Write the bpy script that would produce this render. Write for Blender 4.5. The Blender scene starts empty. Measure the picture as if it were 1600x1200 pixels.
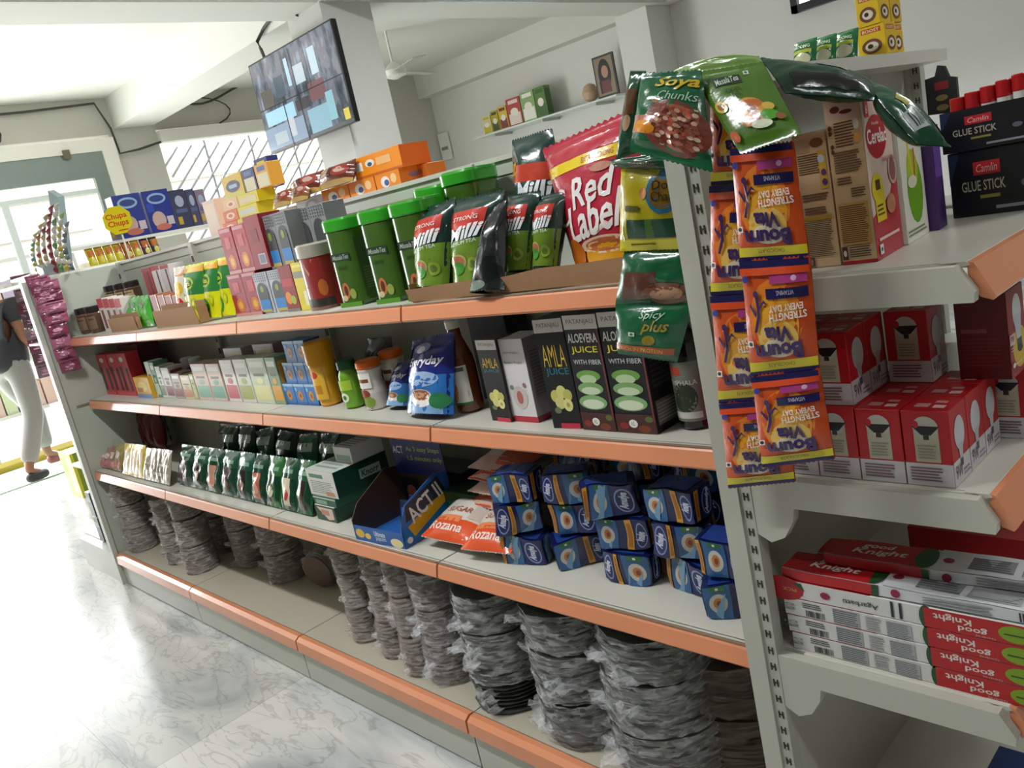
import bpy, bmesh, math, random
from mathutils import Vector, Matrix, noise
random.seed(7)
C = bpy.context.scene.collection
SC = bpy.context.scene
# ---------------------------------------------------------------- camera
RX, RZ, ROLL, FPX = math.radians(77.836), math.radians(48.12), math.radians(-12.348), 1307.8
CAM = Vector((0.7744, -1.1221, 1.4411))
ROT = (Matrix.Rotation(RZ, 3, 'Z') @ Matrix.Rotation(RX, 3, 'X') @ Matrix.Rotation(ROLL, 3, 'Z'))
cd = bpy.data.cameras.new('camera'); cd.sensor_width = 36; cd.lens = FPX / 1600 * 36; cd.clip_start = .02; cd.clip_end = 200
cam = bpy.data.objects.new('camera', cd); C.objects.link(cam)
cam.matrix_world = Matrix.Translation(CAM) @ ROT.to_4x4(); SC.camera = cam
# ---------------------------------------------------------------- colour management
SC.view_settings.view_transform = 'Standard'; SC.view_settings.look = 'None'
SC.view_settings.exposure = 0.0; SC.view_settings.gamma = 1.0; SC.view_settings.use_curve_mapping = False
# ---------------------------------------------------------------- sky and sun
W = bpy.data.worlds.new('sky'); SC.world = W; W.use_nodes = True
nt = W.node_tree; nt.nodes.clear()
bg = nt.nodes.new('ShaderNodeBackground'); ow = nt.nodes.new('ShaderNodeOutputWorld')
bg.inputs[0].default_value = (0.93, 0.97, 1.0, 1); bg.inputs[1].default_value = 2.7
nt.links.new(bg.outputs[0], ow.inputs[0])
sl = bpy.data.lights.new('sun', 'SUN'); sl.energy = 4.5; sl.angle = math.radians(2); sl.color = (1, .97, .92)
so = bpy.data.objects.new('sun', sl); C.objects.link(so); so.rotation_euler = (0, math.radians(-38), math.radians(-12))
def area(name, loc, rot, sx, sy, power, col=(1, 1, 1)):
    l = bpy.data.lights.new(name, 'AREA'); l.shape = 'RECTANGLE'; l.size = sx; l.size_y = sy; l.energy = power; l.color = col
    o = bpy.data.objects.new(name, l); C.objects.link(o); o.location = loc; o.rotation_euler = rot; return o
# daylight pouring in through the open shop front at the far end, and through the window bays
area('door_daylight', (-8.0, .1, 1.3), (0, math.radians(-90), 0), 2.4, 3.4, 240, (.96, .98, 1))
# ---------------------------------------------------------------- projection helpers (photo pixel -> point in the shop)
def ray(px, py): return ROT @ Vector(((px - 800) / FPX, -(py - 600) / FPX, -1))
def on(ax, v, px, py):
    d = ray(px, py); return CAM + d * ((v - CAM[ax]) / d[ax])
def onY(px, py, Y): return on(1, Y, px, py)
def onZ(px, py, Z): return on(2, Z, px, py)
RT = ROT.transposed()
def cc(P): return RT @ (Vector(P) - CAM)
def Xat(px, Y, Z):
    a = cc((0, Y, Z)); b = RT @ Vector((1, 0, 0)); k = (px - 800) / FPX
    return (-k * a.z - a.x) / (b.x + k * b.z)
def Yat(px, X, Z):
    a = cc((X, 0, Z)); b = RT @ Vector((0, 1, 0)); k = (px - 800) / FPX
    return (-k * a.z - a.x) / (b.x + k * b.z)
def Zat(py, X, Y):
    a = cc((X, Y, 0)); b = RT @ Vector((0, 0, 1)); k = -(py - 600) / FPX
    return (-k * a.z - a.y) / (b.y + k * b.z)
# ---------------------------------------------------------------- materials
def s2l(c): return c / 12.92 if c <= .04045 else ((c + .055) / 1.055) ** 2.4
def rgb(h):
    h = h.lstrip('#'); return tuple(s2l(int(h[i:i + 2], 16) / 255) for i in (0, 2, 4)) + (1,)
MC = {}
def M(h, rough=.45, metal=0., var=.06, bump=0., scale=30., coat=0., emit=0.):
    k = (h, rough, metal, var, bump, scale, coat, emit)
    if k in MC: return MC[k]
    m = bpy.data.materials.new('paint_' + h.lstrip('#')); m.use_nodes = True; n = m.node_tree; b = n.nodes['Principled BSDF']
    tc = n.nodes.new('ShaderNodeTexCoord'); no = n.nodes.new('ShaderNodeTexNoise'); no.inputs['Scale'].default_value = scale
    no.inputs['Detail'].default_value = 3
    n.links.new(tc.outputs['Object'], no.inputs['Vector'])
    mx = n.nodes.new('ShaderNodeMix'); mx.data_type = 'RGBA'
    c = rgb(h); mx.inputs[6].default_value = tuple(x * (1 - var) for x in c[:3]) + (1,); mx.inputs[7].default_value = tuple(min(1, x * (1 + var)) for x in c[:3]) + (1,)
    n.links.new(no.outputs[0], mx.inputs[0]); n.links.new(mx.outputs[2], b.inputs['Base Color'])
    b.inputs['Roughness'].default_value = rough; b.inputs['Metallic'].default_value = metal
    b.inputs['Coat Weight'].default_value = coat; b.inputs['Coat Roughness'].default_value = .08
    if bump:
        bp = n.nodes.new('ShaderNodeBump'); bp.inputs['Strength'].default_value = bump; bp.inputs['Distance'].default_value = .004
        n.links.new(no.outputs[0], bp.inputs['Height']); n.links.new(bp.outputs[0], b.inputs['Normal'])
    if emit:
        b.inputs['Emission Color'].default_value = c; b.inputs['Emission Strength'].default_value = emit
    MC[k] = m; return m
def foil(h): return M(h, .22, 0, .05, .35, 45., .3)
def card(h): return M(h, .38, 0, .03)
def nodemat(name):
    m = bpy.data.materials.new(name); m.use_nodes = True; return m, m.node_tree, m.node_tree.nodes['Principled BSDF']
def film_mat(name, opacity, col=(.8, .8, .8, 1), rough=.18):
    m, n, b = nodemat(name); b.inputs['Base Color'].default_value = col; b.inputs['Roughness'].default_value = rough
    tr = n.nodes.new('ShaderNodeBsdfTransparent'); mx = n.nodes.new('ShaderNodeMixShader'); no = n.nodes.new('ShaderNodeTexNoise')
    no.inputs['Scale'].default_value = 38; no.inputs['Detail'].default_value = 7; no.inputs['Distortion'].default_value = .6
    tc = n.nodes.new('ShaderNodeTexCoord'); mpp = n.nodes.new('ShaderNodeMapping'); mpp.inputs['Scale'].default_value = (.8, .8, 2.4); mpp.inputs['Rotation'].default_value = (.3, .2, 0); n.links.new(tc.outputs['Object'], mpp.inputs[0]); n.links.new(mpp.outputs[0], no.inputs[0])
    mr = n.nodes.new('ShaderNodeMapRange'); mr.inputs[1].default_value = .36; mr.inputs[2].default_value = .74; mr.inputs[3].default_value = opacity * .45; mr.inputs[4].default_value = min(.9, opacity * 1.9)  # opacity noise: whiter patches imitate highlights on creased film
    n.links.new(no.outputs[0], mr.inputs[0]); n.links.new(mr.outputs[0], mx.inputs[0])
    bp = n.nodes.new('ShaderNodeBump'); bp.inputs['Strength'].default_value = .8; bp.inputs['Distance'].default_value = .01
    n.links.new(no.outputs[0], bp.inputs['Height']); n.links.new(bp.outputs[0], b.inputs['Normal'])
    n.links.new(tr.outputs[0], mx.inputs[1]); n.links.new(b.outputs[0], mx.inputs[2])
    n.links.new(mx.outputs[0], n.nodes['Material Output'].inputs[0]); return m
WHITE = M('#E9E7DE', .5, var=.02)
SHELF = M('#CBC9BE', .32, var=.03, scale=6)
METAL = M('#BFC0B5', .35, var=.03, scale=5)
BACKP = M('#B9BDB0', .4, var=.03, scale=4)
STRIP = M('#DE9068', .28, var=.04, scale=9, coat=.3)
KRAFT = M('#A9815C', .8, var=.08, scale=60)
WALL = M('#E6E5DF', .85, var=.02, scale=3)
CEIL = M('#DCDCD4', .9, var=.02, scale=2)
BLACK = card('#0C0C10')
# ---------------------------------------------------------------- object bookkeeping
def tag(o, label=None, cat=None, group=None, kind=None):
    if label: o['label'] = label
    if cat: o['category'] = cat
    if group: o['group'] = group
    if kind: o['kind'] = kind
    return o
def empty(name, loc, label, cat, group=None, rz=0):
    o = bpy.data.objects.new(name, None); C.objects.link(o); o.location = loc; o.rotation_euler = (0, 0, rz); o.empty_display_size = .05
    return tag(o, label, cat, group)
TXT = {}
def glyphs(s, bold=0., shear=0.):
    k = (s, bold, shear)
    if k in TXT: return TXT[k]
    cu = bpy.data.curves.new('text', 'FONT'); cu.body = s; cu.offset = bold; cu.shear = shear; cu.resolution_u = 2; cu.size = 1
    o = bpy.data.objects.new('text', cu); C.objects.link(o)
    me = o.to_mesh(); bm = bmesh.new(); bm.from_mesh(me); bmesh.ops.triangulate(bm, faces=bm.faces[:])
    vs = [v.co.copy() for v in bm.verts]; fs = [[v.index for v in f.verts] for f in bm.faces]
    bm.free(); o.to_mesh_clear(); bpy.data.objects.remove(o); bpy.data.curves.remove(cu)
    if not vs: TXT[k] = ([], []); return TXT[k]
    x0 = min(v.x for v in vs); x1 = max(v.x for v in vs); y0 = min(v.y for v in vs); y1 = max(v.y for v in vs)
    w = max(x1 - x0, 1e-6); h = max(y1 - y0, 1e-6)
    TXT[k] = ([((v.x - x0) / w, (v.y - y0) / h) for v in vs], fs); return TXT[k]
class MB:
    def __init__(s): s.v = []; s.f = []; s.mi = []; s.ml = []; s.sm = []
    def m(s, mat):
        if mat not in s.ml: s.ml.append(mat)
        return s.ml.index(mat)
    def add(s, vs, fs, mat, smooth=False):
        b = len(s.v); s.v += [tuple(v) for v in vs]; i = s.m(mat)
        for f in fs: s.f.append([b + k for k in f]); s.mi.append(i); s.sm.append(smooth)
        return s
    def box(s, x0, y0, z0, x1, y1, z1, mat, top=None, bev=0.):
        vs = [(x0, y0, z0), (x1, y0, z0), (x1, y1, z0), (x0, y1, z0), (x0, y0, z1), (x1, y0, z1), (x1, y1, z1), (x0, y1, z1)]
        if bev:
            P = []; c = Vector(((x0 + x1) / 2, (y0 + y1) / 2, (z0 + z1) / 2))
            for v in vs:
                for a in range(3):
                    q = list(v)
                    for k in range(3):
                        if k != a: q[k] -= math.copysign(bev, v[k] - c[k])
                    P.append(q)
            # P[3i+a]: vertex on the face whose normal axis is a
            F = [(0, 3, 2, 1), (4, 5, 6, 7), (0, 1, 5, 4), (1, 2, 6, 5), (2, 3, 7, 6), (3, 0, 4, 7)]; AX = [2, 2, 1, 0, 1, 0]
            fs = [[3 * i + a for i in f] for f, a in zip(F, AX)]
            for i in range(8): fs.append([3 * i, 3 * i + 1, 3 * i + 2])
            for i, j, d in [(0, 1, 0), (3, 2, 0), (4, 5, 0), (7, 6, 0), (0, 3, 1), (1, 2, 1), (4, 7, 1), (5, 6, 1), (0, 4, 2), (1, 5, 2), (2, 6, 2), (3, 7, 2)]:
                a, b2 = [k for k in range(3) if k != d]; fs.append([3 * i + a, 3 * j + a, 3 * j + b2, 3 * i + b2])
            s.add(P, fs, mat); return s
        fs = [(0, 3, 2, 1), (0, 1, 5, 4), (1, 2, 6, 5), (2, 3, 7, 6), (3, 0, 4, 7)]
        s.add(vs, fs, mat); s.add(vs, [(4, 5, 6, 7)], top or mat); return s
    def hexa(s, P, mat):
        s.add(P, [(0, 3, 2, 1), (4, 5, 6, 7), (0, 1, 5, 4), (1, 2, 6, 5), (2, 3, 7, 6), (3, 0, 4, 7)], mat); return s
    def prism(s, pts, ax, a, b, mat):
        n = len(pts)
        def q(p, t): return [(t, p[0], p[1]), (p[0], t, p[1]), (p[0], p[1], t)][ax]
        vs = [q(p, a) for p in pts] + [q(p, b) for p in pts]
        s.add(vs, [list(range(n))[::-1], list(range(n, 2 * n))] + [[i, (i + 1) % n, n + (i + 1) % n, n + i] for i in range(n)], mat); return s
    def tube(s, pts, r, mat, n=6):
        pts = [Vector(p) for p in pts]; vs = []; up = Vector((0, 0, 1))
        for i, p in enumerate(pts):
            t = (pts[min(i + 1, len(pts) - 1)] - pts[max(i - 1, 0)]).normalized()
            a = t.cross(up); a = a.normalized() if a.length > 1e-3 else Vector((1, 0, 0)); b = t.cross(a)
            rr = r[i] if isinstance(r, (list, tuple)) else r
            vs += [p + (a * math.cos(6.2832 * k / n) + b * math.sin(6.2832 * k / n)) * rr for k in range(n)]
        fs = [[i * n + k, i * n + (k + 1) % n, (i + 1) * n + (k + 1) % n, (i + 1) * n + k] for i in range(len(pts) - 1) for k in range(n)]
        fs += [list(range(n))[::-1], [len(vs) - n + k for k in range(n)]]
        s.add(vs, fs, mat, True); return s
    def lathe(s, prof, mat, n=24, c=(0, 0), sq=2., sx=1., sy=1., z0=0., jit=0., cap=True):
        """prof: [(r,z[,mat])]; sq: superellipse power (2 = round)"""
        rings = []
        for i, p in enumerate(prof):
            r, z = p[0], p[1]; ring = []
            for k in range(n):
                a = 6.28318 * k / n; ca, sa = math.cos(a), math.sin(a)
                q = (abs(ca) ** sq + abs(sa) ** sq) ** (-1 / sq)
                rr = r * q * (1 + (jit * noise.noise((ca * 3, sa * 3, z * 40)) if jit else 0))
                ring.append((c[0] + ca * rr * sx, c[1] + sa * rr * sy, z0 + z))
            rings.append(ring)
        for i in range(len(prof) - 1):
            mt = prof[i][2] if len(prof[i]) > 2 else mat
            s.add(rings[i] + rings[i + 1], [[k, (k + 1) % n, n + (k + 1) % n, n + k] for k in range(n)], mt, True)
        if cap:
            s.add(rings[0], [list(range(n))[::-1]], prof[0][2] if len(prof[0]) > 2 else mat)
            s.add(rings[-1], [list(range(n))], prof[-2][2] if len(prof[-2]) > 2 else mat)
        return s
    def surf(s, S, nu, nv, mat, smooth=True):
        vs = [S(i / nu, j / nv) for j in range(nv + 1) for i in range(nu + 1)]
        s.add(vs, [[j * (nu + 1) + i, j * (nu + 1) + i + 1, (j + 1) * (nu + 1) + i + 1, (j + 1) * (nu + 1) + i] for j in range(nv) for i in range(nu)], mat, smooth); return s
    def decal(s, S, D, off=.0004, step=.00012, curved=False):
        """S(u,v,o) -> point at offset o from the surface; D: list of printed shapes in 0..1 label space"""
        for i, d in enumerate(D):
            o = off + step * i; k = d[0]
            if k == 'r':
                _, u0, v0, u1, v1, mt = d; nu, nv = (max(1, int(abs(u1 - u0) * 14)), max(1, int(abs(v1 - v0) * 14))) if curved else (1, 1)
                s.surf(lambda a, b: S(u0 + (u1 - u0) * a, v0 + (v1 - v0) * b, o), nu, nv, mt, curved)
            elif k == 'd':
                _, cu, cv, ru, rv, mt = d[:6]; nr = 3 if curved else 1; n = 18; vs = [S(cu, cv, o)]
                for r in range(1, nr + 1): vs += [S(cu + ru * r / nr * math.cos(6.2832 * a / n), cv + rv * r / nr * math.sin(6.2832 * a / n), o) for a in range(n)]
                fs = [[0, 1 + a, 1 + (a + 1) % n] for a in range(n)]
                for r in range(1, nr):
                    b = 1 + (r - 1) * n; fs += [[b + a, b + n + a, b + n + (a + 1) % n, b + (a + 1) % n] for a in range(n)]
                s.add(vs, fs, mt, curved)
            elif k == 'p':
                s.add([S(u, v, o) for u, v in d[1]], [list(range(len(d[1])))], d[2])
            elif k == 't':
                _, tx, u0, v0, u1, v1, mt = d[:7]; op = d[7] if len(d) > 7 else {}
                g, fs = glyphs(tx, op.get('b', .0), op.get('s', 0.)); r = math.radians(op.get('a', 0)); cu, cv = (u0 + u1) / 2, (v0 + v1) / 2; asp = op.get('asp', 1)
                vs = []
                if curved:
                    P2 = [p for f in fs for p in (g[f[0]], g[f[1]], g[f[2]])]; T3 = [tuple(P2[q:q + 3]) for q in range(0, len(P2), 3)]; lim = op.get('lim', .1); su, sv = abs(u1 - u0), abs(v1 - v0); done = []
                    while T3:
                        t3 = T3.pop(); L3 = [math.hypot((t3[q][0] - t3[(q + 1) % 3][0]) * su, (t3[q][1] - t3[(q + 1) % 3][1]) * sv) for q in range(3)]; q = L3.index(max(L3))
                        if L3[q] < lim: done.append(t3); continue
                        a_, b_, c_ = t3[q], t3[(q + 1) % 3], t3[(q + 2) % 3]; m_ = ((a_[0] + b_[0]) / 2, (a_[1] + b_[1]) / 2); T3 += [(a_, m_, c_), (m_, b_, c_)]
                    g = [p for t3 in done for p in t3]; fs = [[3 * q, 3 * q + 1, 3 * q + 2] for q in range(len(done))]
                for x, y in g:
                    du = (x - .5) * (u1 - u0); dv = (y - .5) * (v1 - v0)
                    if r: du, dv = (du * math.cos(r) - dv / asp * math.sin(r)), (du * asp * math.sin(r) + dv * math.cos(r))
                    vs.append(S(cu + du, cv + dv, o + (.0006 if curved else 0)))
                s.add(vs, fs, mt)
            elif k == 'l':   # lines of small print: real thin bars
                _, u0, v0, u1, v1, n, mt = d[:7]; rr = random.Random(n * 7 + int(u0 * 97))
                for q in range(n):
                    vb = v0 + (v1 - v0) * (q + .25) / n; vt = v0 + (v1 - v0) * (q + .7) / n; ue = u1 - (u1 - u0) * rr.random() * .18
                    s.surf(lambda a, b: S(u0 + (ue - u0) * a, vb + (vt - vb) * b, o), 5 if curved else 1, 1, mt)
            elif k == 'b':   # bar code
                _, u0, v0, u1, v1, mt = d; rr = random.Random(5); u = u0
                while u < u1:
                    w = (u1 - u0) * rr.choice((.02, .03, .05)); s.surf(lambda a, b: S(min(u + w * a, u1), v0 + (v1 - v0) * b, o), 1, 1, mt); u += w + (u1 - u0) * rr.choice((.02, .04))
        return s
    def mesh(s, name):
        me = bpy.data.meshes.new(name); me.from_pydata(s.v, [], s.f)
        for m in s.ml: me.materials.append(m)
        me.polygons.foreach_set('material_index', s.mi); me.polygons.foreach_set('use_smooth', s.sm); me.update(); return me
    def build(s, name, parent=None, loc=None, rz=0):
        o = bpy.data.objects.new(name, s.mesh(name)); C.objects.link(o)
        if parent: o.parent = parent
        if loc is not None: o.location = loc
        o.rotation_euler = (0, 0, rz); return o
def place(me, name, loc, label, cat, group=None, rz=0, rx=0, ry=0):
    o = bpy.data.objects.new(name, me); C.objects.link(o); o.location = loc; o.rotation_euler = (rx, ry, rz); return tag(o, label, cat, group)
def front(w, h, y=0., x0=None):   # face looking to -Y, origin at its lower left
    x0 = -w / 2 if x0 is None else x0
    return lambda u, v, o: (x0 + u * w, y - o, v * h)
def right(w, d, h): return lambda u, v, o: (w / 2 + o, u * d, v * h)
def topf(w, d, h): return lambda u, v, o: (-w / 2 + u * w, v * d, h + o)
def carton(w, d, h, body, F=(), R=(), T=(), bev=.0008, R2=None):
    b = MB(); b.box(-w / 2, 0, 0, w / 2, d, h, body, bev=min(bev, w * .08))
    b.decal(front(w, h), F); b.decal(right(w, d, h), R); b.decal(topf(w, d, h), T); return b
# quad patch with thickness and crinkles: pillow packs, sachets, pouches
def patch(c00, c10, c11, c01, bulge, body, D=(), back=None, nu=14, nv=18, seal=(.05, .05), wr=.12, seed=0, edge=2.2, stand=0., sealmat=None, zig=True, Dback=()):
    c00, c10, c11, c01 = map(Vector, (c00, c10, c11, c01)); o0 = (c00 + c10) / 2
    P = [c - o0 for c in (c00, c10, c11, c01)]
    nn = ((P[1] - P[0]).cross(P[3] - P[0])).normalized()
    L = max((P[1] - P[0]).length, 1e-3)
    def prof(u, v):
        a = max(0, 1 - abs(2 * u - 1) ** edge) ** .6
        lo, hi = seal; t = (v - lo) / max(1e-6, 1 - lo - hi)
        if t <= 0 or t >= 1: b = 0 if not (stand and v < .5) else stand
        else:
            b = max(0, 1 - abs(2 * t - 1) ** 2.6) ** .55
            if stand and t < .5: b = max(b, stand)
        return a * b
    def S(u, v, o, sg=1):
        p = P[0] * (1 - u) * (1 - v) + P[1] * u * (1 - v) + P[2] * u * v + P[3] * (1 - u) * v
        k = prof(u, v); pin = 1 - .05 * k
        mid = (P[0] + P[3]) / 2 * 0 + (P[0] * (1 - v) + P[3] * v + P[1] * (1 - v) + P[2] * v) / 2
        p = mid + (p - mid) * pin
        n1 = noise.noise(Vector((u * 3.1 + seed * 3.7, v * 4.3, seed))); n2 = noise.noise(Vector((u * 9 + seed, v * 8, seed * 1.3))); n3 = noise.noise(Vector((u * 14, v * 3, seed * 2.1)))
        w = wr * L * (.35 * n1 + .13 * n2) * (.35 + .65 * k) + wr * L * .06 * n3 * (1 - k)
        return p + nn * (sg * (bulge * k + .0006) + w + sg * o)
    b = MB(); b.surf(lambda u, v: S(u, v, 0), nu, nv, body); b.surf(lambda u, v: S(1 - u, v, 0, -1), nu, nv, back or body)
    if zig and sealmat is None: sealmat = body
    if zig:
        for vv, sg in ((0, -1), (1, 1)):
            n = 16; ex = .012 * (P[3] - P[0]).length / L * 1.0; vs = []; fs = []
            for i in range(n):
                a = i / n; vs += [S(a, vv, 0), S(a + 1 / n, vv, 0), S(a + .5 / n, vv + sg * .018, 0)]; fs.append([3 * i, 3 * i + 1, 3 * i + 2])
            b.add(vs, fs, sealmat)
    b.decal(S, D, off=.0009, step=.00018, curved=True)
    if Dback: b.decal(lambda u, v, o: S(1 - u, v, o, -1), Dback, off=.0009, step=.00018, curved=True)
    return b, o0
def pouch(name, corners, bulge, body, label, cat, D=(), group=None, parent=None, rest=True, **kw):
    corners = [Vector(c) for c in corners]
    if parent is None and rest:
        for zs_ in (Z1, Z2, Z3):
            if zs_ - .05 < min(corners[0].z, corners[1].z) < zs_ + .006: corners[0].z = max(corners[0].z, zs_ + .005); corners[1].z = max(corners[1].z, zs_ + .005)
    b, o0 = patch(*corners, bulge, body, D, **kw); o = b.build(name, parent, o0)
    if parent is None and rest:
        lo = min(v[2] for v in b.v); fl = min(c.z for c in map(Vector, corners)) - o0.z
        if lo < fl: o.location.z += fl - lo
    return tag(o, label, cat, group) if label else o
def quad_px(x0, y0, x1, y1, x2, y2, x3, y3, Yb, Yt):
    """corners BL BR TR TL in photo pixels, bottom edge at depth Yb and top edge at depth Yt"""
    return onY(x0, y0, Yb), onY(x1, y1, Yb), onY(x2, y2, Yt), onY(x3, y3, Yt)
ORD = ['leftmost', 'second', 'third', 'fourth', 'fifth', 'sixth', 'seventh', 'eighth', 'ninth', 'tenth', 'eleventh', 'twelfth']
# ================================================================= THE ROOM
ZC = 3.25; ZB = 2.95; XW = -8.1
def struct(name, b, **k):
    o = b.build(name, **k); o['kind'] = 'structure'; return o
# marble floor
m, n, b = nodemat('marble_floor'); tc = n.nodes.new('ShaderNodeTexCoord'); mp = n.nodes.new('ShaderNodeMapping')
mp.inputs['Rotation'].default_value = (0, 0, .5); mp.inputs['Scale'].default_value = (.8, 2.6, 1); n.links.new(tc.outputs['Object'], mp.inputs[0])
n1 = n.nodes.new('ShaderNodeTexNoise'); n1.inputs['Scale'].default_value = 1.5; n1.inputs['Detail'].default_value = 7; n1.inputs['Distortion'].default_value = 1.1
n2 = n.nodes.new('ShaderNodeTexNoise'); n2.inputs['Scale'].default_value = 4.2; n2.inputs['Detail'].default_value = 9; n2.inputs['Distortion'].default_value = 1.6
for q in (n1, n2): n.links.new(mp.outputs[0], q.inputs[0])
r1 = n.nodes.new('ShaderNodeValToRGB'); e = r1.color_ramp.elements; e[0].position = .33; e[0].color = rgb('#9FA3A4'); e[1].position = .56; e[1].color = rgb('#DCDBD6')
x = r1.color_ramp.elements.new(.45); x.color = rgb('#C4C7C5')
r2 = n.nodes.new('ShaderNodeValToRGB'); e = r2.color_ramp.elements; e[0].position = .47; e[0].color = (1, 1, 1, 1); e[1].position = .53; e[1].color = (1, 1, 1, 1); x = r2.color_ramp.elements.new(.5); x.color = rgb('#C4C5C0')
br = n.nodes.new('ShaderNodeTexBrick'); br.inputs['Scale'].default_value = 1; br.offset = .5; br.inputs['Mortar Size'].default_value = .0012; br.inputs['Brick Width'].default_value = .92; br.inputs['Row Height'].default_value = .61
br.inputs['Color1'].default_value = (1, 1, 1, 1); br.inputs['Color2'].default_value = rgb('#E0E2E0'); br.inputs['Mortar'].default_value = rgb('#A9ABA6')
n.links.new(tc.outputs['Object'], br.inputs[0]); n.links.new(n1.outputs[0], r1.inputs[0]); n.links.new(n2.outputs[0], r2.inputs[0])
a1 = n.nodes.new('ShaderNodeMix'); a1.data_type = 'RGBA'; a1.blend_type = 'MULTIPLY'; a1.inputs[0].default_value = .55; n.links.new(r1.outputs[0], a1.inputs[6]); n.links.new(r2.outputs[0], a1.inputs[7])
a2 = n.nodes.new('ShaderNodeMix'); a2.data_type = 'RGBA'; a2.blend_type = 'MULTIPLY'; a2.inputs[0].default_value = .9; n.links.new(a1.outputs[2], a2.inputs[6]); n.links.new(br.outputs[0], a2.inputs[7])
n.links.new(a2.outputs[2], b.inputs['Base Color']); b.inputs['Roughness'].default_value = .22
MARBLE = m
struct('floor', MB().box(-8.4, -6, -.1, 9, 6.6, 0, MARBLE))
struct('ceiling', MB().box(-8.3, -6, ZC, 9, 6.9, ZC + .12, CEIL))
# back wall behind the shop
struct('wall_back', MB().box(-8.3, 6.5, 0, 9, 6.7, ZC, WALL))
struct('wall_front_added', MB().box(-8.3, -4.2, 0, 9, -4.0, ZC, M('#5E5850', .85)))  # unseen wall added to block ambient light; dark colour cuts the fill
struct('wall_right_added', MB().box(4.2, -4.0, 0, 4.4, 6.5, ZC, M('#77726A', .85)))  # also unseen, added to shut out light from this side, darkened likewise
struct('trim_1', MB().box(-8.1, 6.3, ZB, 9, 6.5, ZC, CEIL))                      # beam along the back wall
struct('trim_2', MB().box(-8.1, 2.33, ZB, -4.55, 2.74, ZC, CEIL))                 # beam from the pillar to the window wall
struct('trim_3', MB().box(-4.55, -6, ZB, -4.15, 6.3, ZC, CEIL))                   # cross beam over the pillar
struct('trim_4', MB().box(-4.15, 2.33, ZB, 9, 2.74, ZC, CEIL))
struct('trim_5', MB().box(-4.62, 6.1, 0, -4.24, 6.5, ZB, WALL))                   # pilaster on the back wall
struct('trim_6', MB().box(-4.55, 2.33, 0, -4.13, 2.74, ZB, M('#D2D2CC', .8, var=.02)))   # pillar with the screen
# window wall at the far end
WG = M('#CFCEC4', .8, var=.02)
bw = MB()
bw.box(-8.3, -6, 2.9, XW, 6.5, ZC, WG); bw.box(-8.3, -6, 2.66, XW, -3.3, 2.9, WG); bw.box(-8.3, -6, 0, XW, -3.3, 2.66, WG)
bw.box(-8.3, 2.26, 0, XW, 2.74, 2.9, WG); bw.box(-8.3, 4.9, 0, XW, 6.5, 2.9, WG); bw.box(-8.3, 2.74, 0, XW, 4.9, 1.15, WG)
struct('wall_far', bw)
FR = M('#F2F0E6', .5, var=.02); ALU = M('#8D9894', .3, .4, .04)
# shop front: white frame, grey shutter box and folding glass door frame
fr = MB(); fr.box(-8.09, -3.3, 2.74, -8.0, 2.26, 2.86, FR); fr.box(-8.09, 2.12, 0, -8.0, 2.26, 2.74, FR)
t = struct('door_1', fr)
g = MB(); g.box(-8.08, -3.3, 2.5, -8.02, 2.12, 2.74, ALU); g.box(-8.08, 1.98, 0, -8.02, 2.12, 2.5, ALU); g.box(-8.06, -3.3, 2.36, -8.03, 1.98, 2.4, M('#DDE6E4', .3)); g.box(-8.06, 1.1, 0, -8.03, 1.16, 2.36, M('#DDE6E4', .3))
g.build('shutter_frame', t)
for yy in (1.75, .95, .1):
    MB().box(-8.0, yy, 2.7, -7.97, yy + .06, 2.78, M('#6F6A55', .5)).build('frame_clip', t)
glass = film_mat('clear_glass', .07, (.85, .92, .93, 1), .05)
MB().box(-8.05, 1.16, .1, -8.045, 1.98, 2.36, glass).build('glass_pane', t)
# right hand window with its steel grille
w2 = MB(); w2.box(-8.12, 2.74, 2.76, -8.0, 4.9, 2.88, FR); w2.box(-8.12, 2.74, 1.15, -8.0, 4.9, 1.22, FR)
t2 = struct('window_1', w2)
gr = MB()
for i in range(-8, 16):
    y0 = 2.74 + i * .16
    pts = []
    for s_ in range(0, 17):
        y = y0 + s_ * .1; z = 1.22 + s_ * .1
        if 2.76 < y < 4.88 and z < 2.76: pts.append((-8.2, y, z))
    if len(pts) > 1: gr.tube([pts[0], pts[-1]], .013, M('#BFC5CB', .5, .2), 4)
for y in (3.28, 3.82, 4.36): gr.tube([(-8.21, y, 1.22), (-8.21, y, 2.76)], .012, M('#A8AEB4', .4, .5), 4)
gr.build('window_grille', t2)
MB().box(-8.17, 2.74, 1.22, -8.165, 4.9, 2.76, glass).build('glass_pane', t2)
# threshold and mats at the entrance
struct('trim_7', MB().box(-8.4, -3.3, 0, -8.1, 2.26, .05, M('#C9B53C', .5)))
tag(MB().box(-8.0, -1.6, .001, -7.1, 1.2, .012, M('#B9D2BC', .9, bump=.3, scale=200)).build('door_mat'), 'pale green door mat on the floor inside the shop front', 'mat')
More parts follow.
